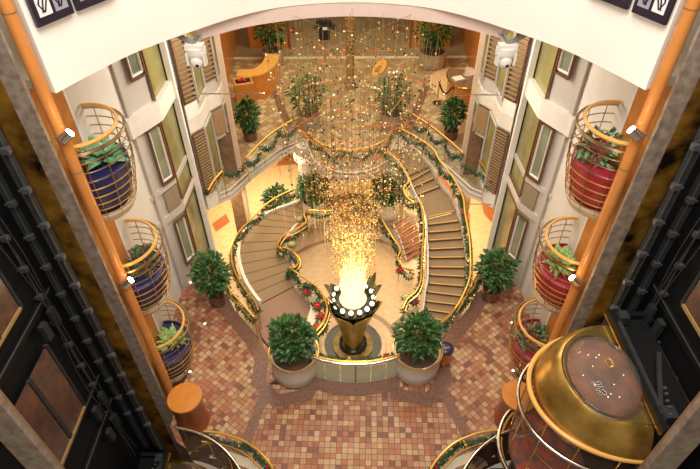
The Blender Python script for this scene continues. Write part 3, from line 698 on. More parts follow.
# left staircase going down from the tile deck
NS = 15
outp = resample([(262,303),(254,293),(246,280),(241,262),(240,248),(246,233),(258,222),(275,212),(300,204),(322,198)], NS+1)
inp = resample([(300,283),(294,270),(288,256),(284,244),(288,234),(297,224),(309,217),(318,213),(330,212),(338,210)], NS+1)
stL = thing('left_staircase', 'wide curved brown carpeted staircase descending on the left of the chandelier', 'staircase', (-2.8, 13, -1))
zz = [ZM*i/NS for i in range(NS+1)]
Lo = [P(x, y, z=zz[i]) for i, (x, y) in enumerate(outp)]; Li = [P(x, y, z=zz[i]) for i, (x, y) in enumerate(inp)]
staircase(stL, Lo, Li, zz, 'carpet', 'carpetdk', None)
for i in range(NS):
    mb = MB(); a, b = Lo[i], Li[i]; zq = zz[max(0, i-1)]+.004; mb.bar((a.x, a.y, zq), (b.x, b.y, zq), .028, .006); mb.build('nosing', 'carpetdk', stL)  # dark bars paint the step lines that flat lighting leaves out
stringer(stL, Lo, .10, .14, .5, 'white', 'outer_stringer'); stringer(stL, Li, -.06, .08, .45, 'cream', 'inner_stringer')
# back landing and lower right flight to the lower floor
q = [P(x, y, z=ZM) for x, y in [(322,198),(338,211),(360,214),(393,227),(409,216),(402,204),(380,196),(350,193)]]
mb = MB(); mb.prism([(p.x, p.y) for p in q], ZM-.1, ZM); struct('trim_70', mb, 'carpet')
NF = 7
fl_l = resample([(393,226),(397,235),(400.5,243),(403,252),(406,263)], NF+1); fl_r = resample([(409,215),(414.5,222),(417.5,229),(419,240),(420.5,254)], NF+1)
stF = thing('lower_flight', 'short rust carpeted flight of steps between the chandelier and right staircase', 'staircase', (1.3, 12.5, ZL))
zf_ = [ZM+(ZL-ZM)*i/NF for i in range(NF+1)]
Fl = [P(x, y, z=zf_[i]) for i, (x, y) in enumerate(fl_l)]; Fr = [P(x, y, z=zf_[i]) for i, (x, y) in enumerate(fl_r)]
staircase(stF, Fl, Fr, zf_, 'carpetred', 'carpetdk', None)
for i in range(NF):
    a, b = Fl[i], Fr[i]; mb = MB(); mb.bar((a.x, a.y, zf_[i]+.004), (b.x, b.y, zf_[i]+.004), .022, .008); mb.build('nosing', 'colbrown', stF)
stringer(stF, Fl, .05, .08, .4, 'cream', 'stringer')

# ================================================================== RAILINGS
def railing(label, path, hh=.95, posts=1.1, glass=True, cat='railing', off=.07, group='brass railings round the stairwell'):
    path = smooth_path(path, 5)
    r = thing('brass_railing', label, cat, path[0]-Vector((0, 0, hh)), group)
    mb = MB(); mb.tube(path, .028, 7); mb.build('handrail', 'goldrail', r, smooth=True)
    o = offset([(p.x, p.y) for p in path], off)
    mb = MB(); mb.tube([(a[0], a[1], p.z-.10) for a, p in zip(o, path)], .020, 6); mb.build('lower_tube', 'gold', r, smooth=True)
    for p in along(path, posts):
        mb = MB(); mb.tube([p-Vector((0, 0, hh)), p], .018, 6); mb.build('post', 'gold', r)
    if glass:
        mb = MB(); mb.wallstrip([(p.x, p.y) for p in path], [p.z-hh+.06 for p in path], [p.z-.16 for p in path]); mb.build('glass_panel', 'glass', r)
    return r, path
def garland(label, path, n=60, w=.14, bows=(), group='christmas garlands on the railings'):
    r = thing('garland', label, 'garland', path[0], group)
    mb = MB(); pts = along(path, .035)
    for p in pts:
        for k in range(4):
            d = Vector((random.uniform(-1,1), random.uniform(-1,1), random.uniform(-.8,.8))); mb.leaf(p, d, w*random.uniform(.7,1.3), w*.42, .1)
    mb.build('needles', 'garland', r)
    for k, p in enumerate(pts[::28][1:]):
        mb = MB()
        for j in range(5):
            mb.ball(p+Vector((random.uniform(-.06,.06), random.uniform(-.06,.06), random.uniform(.02,.1))), .028, 1)
        mb.build('berry_cluster', 'poin_red' if k % 3 else 'beadgold', r)
    return r
def swag(path, drop, per=1.0):
    out = []; path = along(path, .08)
    for i, p in enumerate(path):
        out.append(p-Vector((0, 0, drop*(.35+.65*abs(math.sin(PI*i*.08/per))))))
    return out
R_LO, pLO = railing('gold double handrail along the outer side of the left staircase', PZ([(258,309),(254.5,301),(246,291),(240.4,282),(234,270),(231.5,257),(232.5,244.5),(240,230.5),(252,218.7),(267,203.5),(285,193),(304,186)], .9, -.1))
R_L1, pL1 = railing('gold handrail curving in an S above the left staircase top', PZ([(333,210.5),(320,210.5),(308,210),(304,214),(306,222),(296.6,229),(283.7,235),(278,244.5),(282,250)], -.05, .35))
R_L2, pL2 = railing('gold handrail with scroll beside the poinsettia bed on the left landing', PZ([(288,268),(296,266),(297.8,259),(292,251),(283,247)], .3, .35)[::-1] + PZ([(290,268),(302.5,277),(316.6,286.7),(324.8,298.4),(327,310),(322.5,323),(312,335)], .7, .95))
R_RI, pRI = railing('gold handrail on the inner side of the right staircase', PZ([(384,149),(399,162),(408.7,180),(404,187),(406,196),(414,202),(420,203)], 2.4, 2.1) + PZ([(422.5,214),(423.5,225),(423,240),(422,256),(421.5,270),(420.5,281),(416,291),(407,299),(403,308)], 2.0, .85))
R_RO, pRO = railing('gold double handrail on the outer side of the right staircase', PZ([(399,128),(414.5,136),(432,148),(440,161),(452,176),(462.6,196)], 2.45, 2.1) + PZ([(465,214),(469,235),(470.5,258.6),(469.6,277),(464,293),(455,309)], 2.0, .95))
R_F, pF = railing('gold handrail with scroll on the lower rust carpeted flight', PZ([(379,215),(391,235),(400,249),(398,258.6),(405,268),(414,270)], -.1, -.75))
R_GL, pGL = railing('brass guard rail at the left edge of the tiled deck', [Vector((x, y, .95)) for x, y in GUARD_L[1:]], group='guard rails of the tiled deck')
R_GR, pGR = railing('brass guard rail at the right edge of the tiled deck', [Vector((x, y, .95)) for x, y in GUARD_R], group='guard rails of the tiled deck')
R_UL, pUL = railing('brass rail on the upper left walkway', PZ([(246,158),(258,145),(272,133),(287,123),(299,117)], ZU+1, ZU+1), group='brass rails of the upper walkway')
R_UR, pUR = railing('brass rail on the upper right walkway', PZ([(408.7,111.7),(431,126),(449.7,141),(463,153)], ZU+1, ZU+1), group='brass rails of the upper walkway')
R_UL2, pUL2 = railing('short brass rail between the left column and facade', PZ([(222,171),(214,180),(208,190)], ZU+1, ZU+1), group='brass rails of the upper walkway')
R_UR2, pUR2 = railing('short brass rail between the right column and facade', PZ([(479,160),(486,170),(490,180)], ZU+1, ZU+1), group='brass rails of the upper walkway')
R_B, pB = railing('semicircular brass rail round the bow of the bridge', [Vector((p.x, p.y, ZU+.95)) for p in arc(0,16.55,1.47,186,354,16)], group='brass rails of the upper walkway')
for r_, p_, d_, lab in ((R_LO,pLO,.3,'green garland along the outer rail of the left staircase'),(R_L1,pL1,.3,'green garland on the S shaped rail above the left stair'),(R_L2,pL2,.35,'green garland on the rail by the poinsettia bed'),(R_RI,pRI,.3,'green garland down the inner rail of the right staircase'),(R_RO,pRO,.32,'green garland along the outer rail of the right staircase'),(R_F,pF,.3,'green garland on the rail of the lower flight'),(R_GL,pGL,.35,'green garland on the left guard rail of the tiled deck'),(R_GR,pGR,.35,'green garland on the right guard rail of the tiled deck'),(R_UL,pUL,.5,'green swagged garland on the upper left walkway rail'),(R_UR,pUR,.5,'green swagged garland on the upper right walkway rail'),(R_B,pB,.4,'green garland round the bow of the bridge')):
    garland(lab, swag(p_, d_), bows=True)
garland('green garland wrapped across the brown left column', swag(PZ([(205,190),(212,178),(222,170),(236,170),(246,163)], ZU+.8, ZU+.8), .2))
garland('green garland wrapped across the brown right column', swag(PZ([(463,163),(474,168),(484,170),(490,184)], ZU+.8, ZU+.8), .2))
# front glass panel between the two big planters
t = thing('front_balustrade', 'low curved glass balustrade with brass rails between the two large white planters', 'balustrade', (.1, 7.8, 0))
fr = [Vector((x, y, 0)) for x, y in FRONT]
for i in range(len(fr)-1):
    mb = MB(); a, b = fr[i], fr[i+1]; g_ = (b-a)*.03; mb.wallstrip([(a+g_), (b-g_)], .05, .74, .03); mb.build('glass_panel', 'glasspanel', t)
mb = MB(); mb.tube(up(fr, .84), .042, 8); mb.build('upper_rail', 'silverrail', t, smooth=True)
mb = MB(); mb.tube([(p.x, p.y+.13, .76) for p in fr], .035, 8); mb.build('inner_rail', 'goldrail', t, smooth=True)
mb = MB(); mb.wallstrip(fr, 0, .05, .05); mb.build('kerb', 'creamstone', t)
for p in fr[::3]:
    mb = MB(); mb.tube([p, p+Vector((0, 0, .84))], .025, 6); mb.build('post', 'chrome', t)
garland('green garland behind the front glass balustrade', [(Vector((p.x, p.y+.3, .62))) for p in smooth_path(fr, 4)], w=.09)
# near rails at the bottom of the view
for s, side in SIDES:
    b_ = [Vector((s*x, y, 1.0)) for x, y in [(-3.35,5.95),(-2.9,5.88),(-2.35,5.68),(-1.95,5.38),(-1.65,5.0),(-1.5,4.5)]]
    rr, pp = railing('curved brass rail near the %s lift pit at the front edge' % side, b_, off=-.2*s, group='curved rails at the near edge')
    garland('green garland on the curved rail near the %s lift pit' % side, swag(pp, .45), w=.12)
#PART4
# ================================================================== BIG WHITE PLANTERS WITH TREES
def potted(name, label, c, pot_r, pot_h, potm, tree_h, crown_r, n, leafL, ms, group=None, rail=False, soilm='soil', hg=.8):
    r = thing(name, label, 'potted plant', c, group)
    x, y, z = c
    mb = MB(); mb.lathe([(pot_r*.90,0),(pot_r*.97,.06*pot_h),(pot_r,.5*pot_h),(pot_r*1.0,.92*pot_h),(pot_r*1.03,pot_h),(pot_r*.9,pot_h),(pot_r*.88,pot_h*.88)], c, 40, capt=False); p = mb.build('pot', potm, r, smooth=True)
    mb = MB(); mb.lathe([(pot_r*.9,pot_h*.88),(.001,pot_h*.9)], c, 32, capb=False); mb.build('soil', soilm, r)
    if rail:
        mb = MB(); mb.tube([(x+pot_r*1.02*math.cos(a*PI/20), y+pot_r*1.02*math.sin(a*PI/20), z+pot_h+.06) for a in range(40)], .03, 6, True); mb.build('rim_rail', 'goldrail', p, smooth=True)
    mb = MB()
    for k in range(5):
        a = k*1.3; mb.tube(smooth_path([(x+.05*math.cos(a), y+.05*math.sin(a), z+pot_h*.85), (x+.10*math.cos(a), y+.10*math.sin(a), z+pot_h+tree_h*.35), (x+crown_r*.45*math.cos(a), y+crown_r*.45*math.sin(a), z+pot_h+tree_h*.75)], 4), .022, 5)
    mb.build('trunk', 'bark', r)
    cz = z+pot_h+tree_h*.55
    for q, m in enumerate(ms):
        mb = MB()
        for i in range(n//len(ms)):
            while True:
                v = Vector((random.uniform(-1,1), random.uniform(-1,1), random.uniform(-1,1)))
                if .3 < v.length < 1: break
            w = 1.0+.18*math.sin(5*math.atan2(v.y, v.x)+3*v.z)
            pnt = Vector((x+v.x*crown_r*w, y+v.y*crown_r*w, cz+v.z*tree_h*.5*hg))
            d = v.normalized()*.8+Vector((random.uniform(-.7,.7), random.uniform(-.7,.7), random.uniform(-.2,.7)))
            mb.leaf(pnt, d, leafL*random.uniform(.7,1.25), leafL*.5, .25)
        mb.build('foliage', m, r)
    return r
potted('planter_tree', 'bushy green tree in the large white round planter left of the front balustrade', (-1.50,8.22,0), .63, .78, 'whitepl', 1.2, .50, 430, .24, ['leaf','leaf2','leaf'], 'large white planters', True)
potted('planter_tree', 'bushy green tree in the large white round planter right of the front balustrade', (1.72,8.28,0), .63, .78, 'whitepl', 1.2, .50, 430, .24, ['leaf','leaf2','leaf'], 'large white planters', True)
potted('potted_ficus', 'potted green ficus against the left facade on the tiled floor', (-4.05,10.6,0), .25, .42, 'pot', 1.6, .48, 480, .22, ['leaf','leaf2'], 'ficus plants by the facades')
potted('potted_ficus', 'potted green ficus against the right facade on the tiled floor', (4.22,10.75,0), .27, .42, 'pot', 1.5, .46, 480, .22, ['leaf','leaf2'], 'ficus plants by the facades')
# stone pillars carrying the ends of the bridge, and pots
for s, side in SIDES:
    c = thing('bridge_pillar', 'round pale stone pillar under the %s end of the bridge' % side, 'pillar', (s*1.62,17.2,ZL), 'pillars under the bridge')
    mb = MB(); mb.lathe([(.55,0),(.50,.1),(.48,.2),(.48,2.8),(.55,2.95),(.55,3.3)], (s*1.62,17.2,ZL), 28); mb.build('shaft', 'white', c, smooth=True)
    mb = MB(); mb.lathe([(.57,2.6),(.57,2.72)], (s*1.62,17.2,ZL), 28); mb.build('band', 'cream', c)
    potted('potted_tree', 'loose leafy tree in a marble pot at the %s end of the bridge' % side, (s*1.6,18.2,ZU), .45, .6, 'potstone', 1.5, .62, 300, .26, ['leaf','leaf2'], 'trees at the ends of the bridge')
    potted('potted_palm', 'spiky green plant in a white stone pot low under the %s end of the bridge' % side, (s*1.42,15.85,ZM), .42, .75, 'white', 1.0, .46, 260, .34, ['leaf','leaf2'], 'pots under the bridge')
    potted('potted_bush', 'green bush standing behind the rail at the %s brown column on the upper walkway' % side, (s*3.75,17.3,ZU), .26, .35, 'pot', 1.3, .36, 300, .26, ['leaf','leaf2'], 'bushes on the upper walkway')
potted('potted_bush', 'dark palm between the left staircase and brown column on the lower floor', (-2.95,16.7,ZL), .3, .4, 'pot', 1.1, .42, 240, .28, ['leaf','garland'])
potted('potted_tree', 'green tree in a wide marble pot on the far upper floor at right', (3.75,23.5,ZU), .62, .7, 'potstone', 2.0, .75, 420, .30, ['leaf','leaf2'], 'trees on the far upper floor')
potted('potted_tree', 'green tree in front of the orange screen on the far upper floor at left', (-3.6,24.0,ZU), .5, .6, 'potstone', 2.0, .72, 420, .30, ['leaf','leaf2'], 'trees on the far upper floor')

# ================================================================== POINSETTIAS
def poinsettia_master():
    r = thing('poinsettia', 'x', 'flower', (0, 0, 0), 'poinsettias')
    mb = MB()
    for ring, (n, L, e) in enumerate(((8,.15,.15),(7,.11,.45),(5,.07,.8))):
        for i in range(n):
            a = 2*PI*i/n+ring*.4; mb.leaf((0,0,.10+.01*ring), (math.cos(a)*math.cos(e), math.sin(a)*math.cos(e), math.sin(e)), L, .07, .15)
    mb.build('petals', 'poin_red', r)
    mb = MB()
    for i in range(9):
        a = 2*PI*i/9; mb.leaf((0,0,.05), (math.cos(a), math.sin(a), .1), .2, .09, .2)
    mb.build('leaves', 'leaf', r)
    mb = MB(); mb.ball((0,0,.13), .018, 1); mb.build('centre', 'beadgold', r)
    return r
poin = poinsettia_master()
mb = MB(); pb = PZ([(302,285),(310,292),(318,301),(321,311),(318,322),(310,333)], .05, .05)
mb.wallstrip([(p.x, p.y) for p in pb], .012, .22, -.30)
tag(mb.build('flower_bed', 'creamstone'), 'narrow cream flower bed along the edge of the left landing', 'flower bed')
mb = MB(); pb2 = PZ([(287,232),(298,225),(304,218)], -.35, -.55)
first = True
for px, py, z, red, lab in ((307,294,.25,1,'red poinsettia uppermost in the left landing bed'),(303,288,.25,0,'cream poinsettia at the upper end of the left landing bed'),(313,302,.25,0,'cream poinsettia in the middle of the left landing bed'),(318,308,.25,1,'red poinsettia right below the cream one in the left landing bed'),(321,318,.25,1,'red poinsettia low in the left landing bed'),(311,336,.25,1,'red poinsettia beside the left white planter'),(318,330,.25,1,'red poinsettia between the left planter and front balustrade'),(300,221,-.35,0,'cream poinsettia inside the S shaped left rail'),(302,227,-.3,1,'red poinsettia inside the S shaped left rail'),(288,240,-.1,1,'red poinsettia in the bend of the left rail'),(292,246,-.1,0,'cream poinsettia under the scroll of the left rail'),(414,303,.5,1,'red poinsettia at the foot of the right staircase'),(410,200,1.25,0,'cream poinsettia in the top loop of the right rail'),(400,272,-.9,1,'red poinsettia at the lower scroll of the right flight'),(409,278,-.9,0,'cream poinsettia at the lower scroll of the right flight'),(406,299,.3,0,'cream poinsettia by the bottom scroll of the right stair rail')):
    c = P(px, py, z=z)
    if first: o = poin; o.location = c; o['label'] = lab; first = False
    else: o = dup(poin, c, random.random()*6, lab)
    sc = 1.05
    o.scale = (sc, sc, sc)
    for ch in o.children:
        if ch.name.startswith('petals') and not red:
            ch.data = ch.data.copy(); ch.data.materials.clear(); ch.data.materials.append(M['poin_white'])
mb.bm.free()

# ================================================================== FLOWER FOUNTAIN
C = Vector((.05, 10.3, ZL)); cx, cy = C.x, C.y
f = thing('flower_fountain', 'gilded petal flower sculpture with a ring of lit bulbs in a round dark basin', 'sculpture', C)
mb = MB(); mb.lathe([(1.08,0),(1.08,.10),(1.0,.12),(.92,.10),(.90,.03)], C, 48, capt=False); mb.build('basin_rim', 'peach', f, smooth=True)
mb = MB(); mb.lathe([(.92,.05),(.001,.055)], C, 48, capb=False); mb.build('basin_water', 'basin', f)
mb = MB(); mb.lathe([(.66,.05),(.65,.10),(.45,.11)], C, 48, capb=False, capt=False); mb.build('gilt_ring', 'giltring', f, smooth=True)
mb = MB(); mb.lathe([(.46,.05),(.44,.22),(.36,.25)], C, 40); mb.build('foot', 'basin', f, smooth=True)
def petal(a, z0, h, w, r0, r1, mt, nm, curl=.12):
    mb = MB(); nu, nv = 7, 10; rows = []
    for j in range(nv+1):
        t = j/nv; ww = w*(.55+.45*min(1, t/.75))*math.sqrt(max(0, 1-(max(0, t-.75)/.25)**2))+.01
        rr = r0+(r1-r0)*(t**1.6)+curl*max(0, t-.8)
        row = []
        for i in range(nu+1):
            u = (i/nu-.5)*2; off = u*ww; bend = -.10*u*u*ww/.3
            px = cx+(rr+bend)*math.cos(a)-off*math.sin(a); py = cy+(rr+bend)*math.sin(a)+off*math.cos(a)
            row.append(mb.bm.verts.new((px, py, z0+h*t)))
        rows.append(row)
    for A, B in zip(rows, rows[1:]):
        for i in range(nu): mb.bm.faces.new((A[i], A[i+1], B[i+1], B[i]))
    o = mb.build(nm, mt, f, smooth=True); sm = o.modifiers.new('solid', 'SOLIDIFY'); sm.thickness = .02
for k in range(7): petal(-PI/2+(k+.5)*2*PI/7+.0, ZL+.2, 2.15, .27, .30, .86, 'goldleaf', 'petal')
for k in range(10): petal(-PI/2+k*2*PI/10+.3, ZL+1.3, 1.1+.5*(k in (2,3,7,8)), .15, .42, .80, 'darkpetal', 'outer_petal', .15)
mb = MB(); mb.lathe([(.30,0.2),(.32,1.0),(.44,1.9),(.55,2.12),(.66,2.16),(.40,2.22)], C, 32); mb.build('core', 'darkpetal', f, smooth=True)
ZB = .5
for k in range(15):
    a = 2*PI*k/15; x, y = cx+.60*math.cos(a), cy+.60*math.sin(a)
    mb = MB(); mb.lathe([(.05,-.22),(.085,-.02),(.07,0)], (x, y, ZB), 12); h_ = mb.build('lamp_holder', 'darkpetal', f)
    mb = MB(); mb.ball((x, y, ZB+.05), .072, 2); mb.build('bulb', 'bulb', h_, smooth=True)
mb = MB(); mb.lathe([(.36,.35),(.40,.50),(.34,.52)], (cx, cy, 0), 28); mb.build('glow_cup', 'beadwhite', f)
mb = MB()
for k in range(170):
    a = random.random()*2*PI; r0 = .26*math.sqrt(random.random()); r1 = r0*1.55; z1 = random.uniform(.9, 2.15)
    mb.tube([(cx+r0*math.cos(a), cy+r0*math.sin(a), .45), (cx+r1*math.cos(a), cy+r1*math.sin(a), z1)], .010, 4)
o = mb.build('glowing_glass_rods', 'flame', f); o['kind'] = 'stuff'

# ================================================================== CHANDELIER
ch = thing('bead_chandelier', 'tall hanging chandelier of gold, clear and dark beads on wires above the flower', 'chandelier', (cx, cy, 8.2))
def rad_at(z):
    t = (z-1.2)/(8.2-1.2)
    return .48+.28*min(1, max(0, t*2.2))+1.05*max(0, (t-.40)/.6)**.8
wires = []
mb = MB()
for k in range(240):
    a = random.random()*2*PI; u = math.sqrt(random.random()); zb = random.uniform(1.5, 5.2); R_ = rad_at(8.0)*u
    if u > .55: zb = max(zb, 1.2+7.0*(.30+.5*u*random.random()))
    x, y = cx+R_*math.cos(a), cy+R_*math.sin(a); wires.append((x, y, zb))
    mb.tube([(x, y, 8.2), (x, y, zb)], .0032, 3)
o = mb.build('hanging_wires', 'wire', ch); o['kind'] = 'stuff'
beads = {'beadgold': [], 'beadwhite': [], 'beaddark': [], 'beadred': []}
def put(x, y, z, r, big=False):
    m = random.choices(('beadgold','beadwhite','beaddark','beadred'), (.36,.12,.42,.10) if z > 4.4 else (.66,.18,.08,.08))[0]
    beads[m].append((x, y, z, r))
for k in range(1300):
    x, y, zb = random.choice(wires); z = random.uniform(zb, 8.1); put(x, y, z, random.uniform(.013, .026))
for k in range(1900):
    z = 1.5+4.6*random.random()**1.1; R_ = 1.12*rad_at(z)*math.sqrt(random.random()); a = random.random()*2*PI
    put(cx+R_*math.cos(a), cy+R_*math.sin(a), z, random.uniform(.010, .022))
allb = [(m,)+b for m in beads for b in beads[m]]
allb.sort(key=lambda t: -t[4]); big = allb[:96]; bs = set(big)
def ico(mb, b): mb.ball(b[:3], b[3], 1)
master = {}
for t in big:
    m = t[0]
    if m not in master:
        q = MB(); q.ball((0,0,0), 1, 2); o = q.build('bead', m, None, smooth=True); master[m] = o.data; o.parent = ch
    else:
        o = bpy.data.objects.new('bead', master[m]); COL.objects.link(o); o.parent = ch
    o.location = Vector(t[1:4])-Vector(ch.location); o.scale = (t[4],)*3
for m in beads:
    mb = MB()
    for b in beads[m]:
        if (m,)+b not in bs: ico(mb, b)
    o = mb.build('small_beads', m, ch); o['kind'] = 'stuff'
# gold leaf slivers in the dense lower cloud
mb = MB()
for k in range(900):
    z = 2.0+3.2*random.random(); R_ = rad_at(z)*.95*math.sqrt(random.random()); a = random.random()*2*PI
    d = Vector((random.uniform(-1,1), random.uniform(-1,1), random.uniform(-1,1))); mb.leaf((cx+R_*math.cos(a), cy+R_*math.sin(a), z), d, .085, .035, .1)
o = mb.build('gold_slivers', 'beadgold', ch); o['kind'] = 'stuff'
for k in range(34):
    z = random.uniform(4.2, 8.0); R_ = rad_at(z)*.95*math.sqrt(random.random()); a = random.random()*2*PI
    p = Vector((cx+R_*math.cos(a), cy+R_*math.sin(a), z)); d = Vector((random.uniform(-1,1), random.uniform(-1,1), random.uniform(-.35,.35))).normalized()*random.uniform(.18,.42)
    mb = MB(); mb.tube([p-d*1.3, p+d*1.3], .006, 5); mb.build('red_rod', 'redrod', ch)
mb = MB(); pd = P(380, 68, Y=10.2); ring = []
n = 28
for k in range(n):
    a = 2*PI*k/n; ring.append((a,))
ax = Vector((.55, 0, .62)).normalized(); ay = Vector((-.4, .75, .45)).normalized()
def el(a, rx, ry, sh=Vector((0,0,0))): return pd+sh+ax*(rx*math.cos(a))+ay*(ry*math.sin(a))
o1 = [el(2*PI*k/n, .19, .12) for k in range(n)]; i1 = [el(2*PI*k/n, .10, .055, ax*-.04) for k in range(n)]
vo, vi = mb.vs(o1), mb.vs(i1)
for k in range(n): mb.bm.faces.new((vo[k], vo[(k+1) % n], vi[(k+1) % n], vi[k]))
o = mb.build('amber_disc', 'amber', ch); sm = o.modifiers.new('solid', 'SOLIDIFY'); sm.thickness = .03
mb = MB()
for k in range(4):
    a = PI/4+k*PI/2; mb.tube([(cx+rad_at(8.0)*math.cos(a), cy+rad_at(8.0)*math.sin(a), 8.2), (cx-rad_at(8.0)*math.cos(a), cy-rad_at(8.0)*math.sin(a), 8.2)], .004, 4)
mb.tube([(cx, cy+1.3, 8.2), (cx, 12.2, 8.45)], .004, 4)
mb.build('suspension_wires', 'wire', ch)
# tension rods from the facades
for (x0, y0, x1, y1, lab) in ((184,94,264,93.5,'thin steel rod reaching out from the upper left louvres'),(500,95,444,94.5,'thin steel rod reaching out from the upper right louvres'),(476,204.5,464,204,'thin steel rod by the outer rail of the right staircase')):
    a, b = P(x0, y0, Y=13.4), P(x1, y1, Y=13.4)
    if y0 > 200: a, b = P(498, 204.5, Y=13.25), P(463, 204, Y=13.25)
    r = thing('support_rod', lab, 'rod', a)
    mb = MB(); mb.tube([a, b], .016, 6); mb.build('rod', 'chrome', r)
    mb = MB(); mb.ball(b, .035, 2); mb.build('end_cap', 'chrome', r, smooth=True)
    mb = MB(); mb.ball(a, .035, 2); mb.build('end_cap', 'chrome', r, smooth=True)

# ================================================================== FAR UPPER FLOOR
p = thing('mosaic_column', 'slim mirrored brown mosaic column with white capital at the far end', 'column', (0.0,21.4,ZU))
mb = MB(); mb.box((0,21.4,ZU+2.0), (.34,.34,4.0)); mb.build('shaft', 'mosaic', p)
mb = MB(); mb.box((0,21.4,ZU+.1), (.46,.46,.2)); mb.build('base', 'colbrown', p)
for k in range(7):
    mb = MB(); mb.box((0,21.4,ZU+.5+k*.5), (.37,.37,.04)); mb.build('band', 'gold', p)
mb = MB(); mb.box((0,21.4,ZU+4.15), (.48,.48,.5)); mb.build('capital', 'whitepl', p)
# reception desk at left with lectern
d = thing('reception_desk', 'curved orange wooden reception desk on the far upper floor at left', 'desk', (-3.9,22.3,ZU))
da = [(-4.6,20.25),(-3.85,20.3),(-3.4,20.7),(-3.12,21.4),(-3.05,22.3)]
da = [(q.x, q.y) for q in smooth_path([(x, y, 0) for x, y in da], 4)]
mb = MB(); mb.wallstrip(da, ZU, ZU+1.05, .5); mb.build('front', 'orange', d)
mb = MB(); mb.wallstrip(offset(da, -.04), ZU+1.05, ZU+1.11, .62); mb.build('worktop', 'woodrail', d)
l = thing('lectern', 'orange wooden box lectern with open dark top holding red flowers at left', 'lectern', (-4.2,19.55,ZU))
mb = MB(); mb.box((-4.2,19.55,ZU+.6), (.75,.6,1.2), .3); mb.build('body', 'orange', l)
mb = MB(); mb.box((-4.2,19.55,ZU+1.205), (.58,.45,.02), .3); mb.build('dark_inset', 'cloth', l)
mb = MB()
for sx, sy, sz in ((0,.27,(.75,.07)),(0,-.27,(.75,.07))):
    mb.box((-4.2-sy*.29, 19.55+sy*.95, ZU+1.23), (.75,.07,.06), .3)
mb.build('rim', 'woodrail', l)
for k, (dx, dy) in enumerate(((-.05,.05),(.06,-.06),(-.12,-.08))):
    mb = MB(); mb.ball((-4.2+dx,19.55+dy,ZU+1.29), .07, 2, (1,1,.8)); mb.leaf((-4.2+dx,19.55+dy,ZU+1.25), (1,.3,.2), .12, .06)
    tag(mb.build('red_flower', 'poin_red'), 'red flower on the lectern top, %s of three' % ('uppermost','right hand','left hand')[k], 'flower', 'red flowers on the lectern')
# desk at right with tray and seat
d = thing('reception_desk', 'orange wooden desk with brass top edge on the cream platform at right', 'desk', (4.45,20.9,ZU))
db = [(q.x, q.y) for q in smooth_path([(4.98,19.3,0),(4.4,19.3,0),(4.05,19.7,0),(3.98,20.4,0),(4.2,21.0,0)], 4)]
mb = MB(); mb.wallstrip(db, ZU, ZU+1.0, -.5); mb.build('front', 'orange', d)
mb = MB(); mb.wallstrip(offset(db, .04), ZU+1.0, ZU+1.06, -.6); mb.build('worktop', 'colbrown', d)
mb = MB(); mb.tube([(x, y, ZU+1.03) for x, y in offset(db, .05)], .03, 6); mb.build('edge_trim', 'gold', d)
mb = MB(); mb.box((4.32,19.95,ZU+1.09), (.42,.34,.05), .4); tag(mb.build('paper_tray', 'paper'), 'white paper tray on the right hand orange desk', 'tray')
st = thing('tub_chair', 'small white rimmed round chair behind the right hand desk', 'chair', (4.8,20.9,ZU))
mb = MB(); mb.lathe([(.2,0),(.22,.4),(.36,.45),(.38,.55)], (4.8,20.9,ZU), 24); mb.build('seat', 'orange', st, smooth=True)
mb = MB(); mb.lathe([(.36,.55),(.42,.95),(.38,.97),(.33,.6)], (4.8,20.9,ZU), 24, -2.2, 1.4, 1, 1, False, False); mb.build('backrest', 'white', st, smooth=True)
# stanchions and rope
sp = []
for k, (px, py) in enumerate(((437,103),(450,107))):
    c = P(px, py, z=ZU+.02); t = thing('rope_stanchion', '%s chrome rope stanchion on the cream platform at right' % ('left', 'right')[k], 'stanchion', c, 'rope stanchions')
    mb = MB(); mb.lathe([(.20,0),(.19,.03),(.03,.06)], c, 20); mb.build('base', 'chrome', t, smooth=True)
    mb = MB(); mb.lathe([(.03,.05),(.03,.95)], c, 12); mb.build('post', 'chrome', t, smooth=True)
    mb = MB(); mb.ball(c+Vector((0,0,.98)), .05, 2); mb.build('finial', 'gold', t, smooth=True); sp.append(c+Vector((0,0,.9)))
e = sp[1]+Vector((.75,-.25,0))
for a, b, lab in ((sp[0],sp[1],'black rope hanging between the two stanchions'),(sp[1],e,'black rope from the right stanchion to the facade')):
    mb = MB(); mb.tube([a.lerp(b, i/12)-Vector((0,0,.38*math.sin(PI*i/12))) for i in range(13)], .035, 6); tag(mb.build('barrier_rope', 'rope', smooth=True), lab, 'rope', 'barrier ropes')
# T shirt on a stand
t = thing('display_stand', 'tan display stand on the far floor under the black shirt', 'stand', (-1.15,23.7,ZU))
mb = MB(); mb.box((-1.15,23.7,ZU+.05), (.7,.5,.1)); mb.build('base', 'tan', t)
mb = MB(); mb.tube([(-1.15,23.7,ZU+.1),(-1.15,23.7,ZU+1.25)], .04, 8); mb.build('pole', 'wire', t)
mb = MB(); zt_ = ZU+1.2; sh = [(-.24,0),(.24,0),(.25,.55),(.42,.42),(.50,.55),(.30,.80),(.12,.84),(0,.78),(-.12,.84),(-.30,.80),(-.50,.55),(-.42,.42),(-.25,.55)]
v0 = mb.vs([(-1.15+x, 23.56, zt_+z) for x, z in sh]); v1 = mb.vs([(-1.15+x, 23.84, zt_+z) for x, z in sh])
mb.bm.faces.new(v0); mb.bm.faces.new(v1[::-1])
for i in range(len(sh)):
    j = (i+1) % len(sh); mb.bm.faces.new((v0[i], v1[i], v1[j], v0[j]))
shirt = tag(mb.build('black_shirt', 'cloth'), 'black short sleeved shirt displayed on a stand at the far end', 'shirt')
mb = MB(); mb.box((-1.1,23.54,zt_+.52), (.2,.02,.12)); mb.build('chest_print', 'paper', shirt)
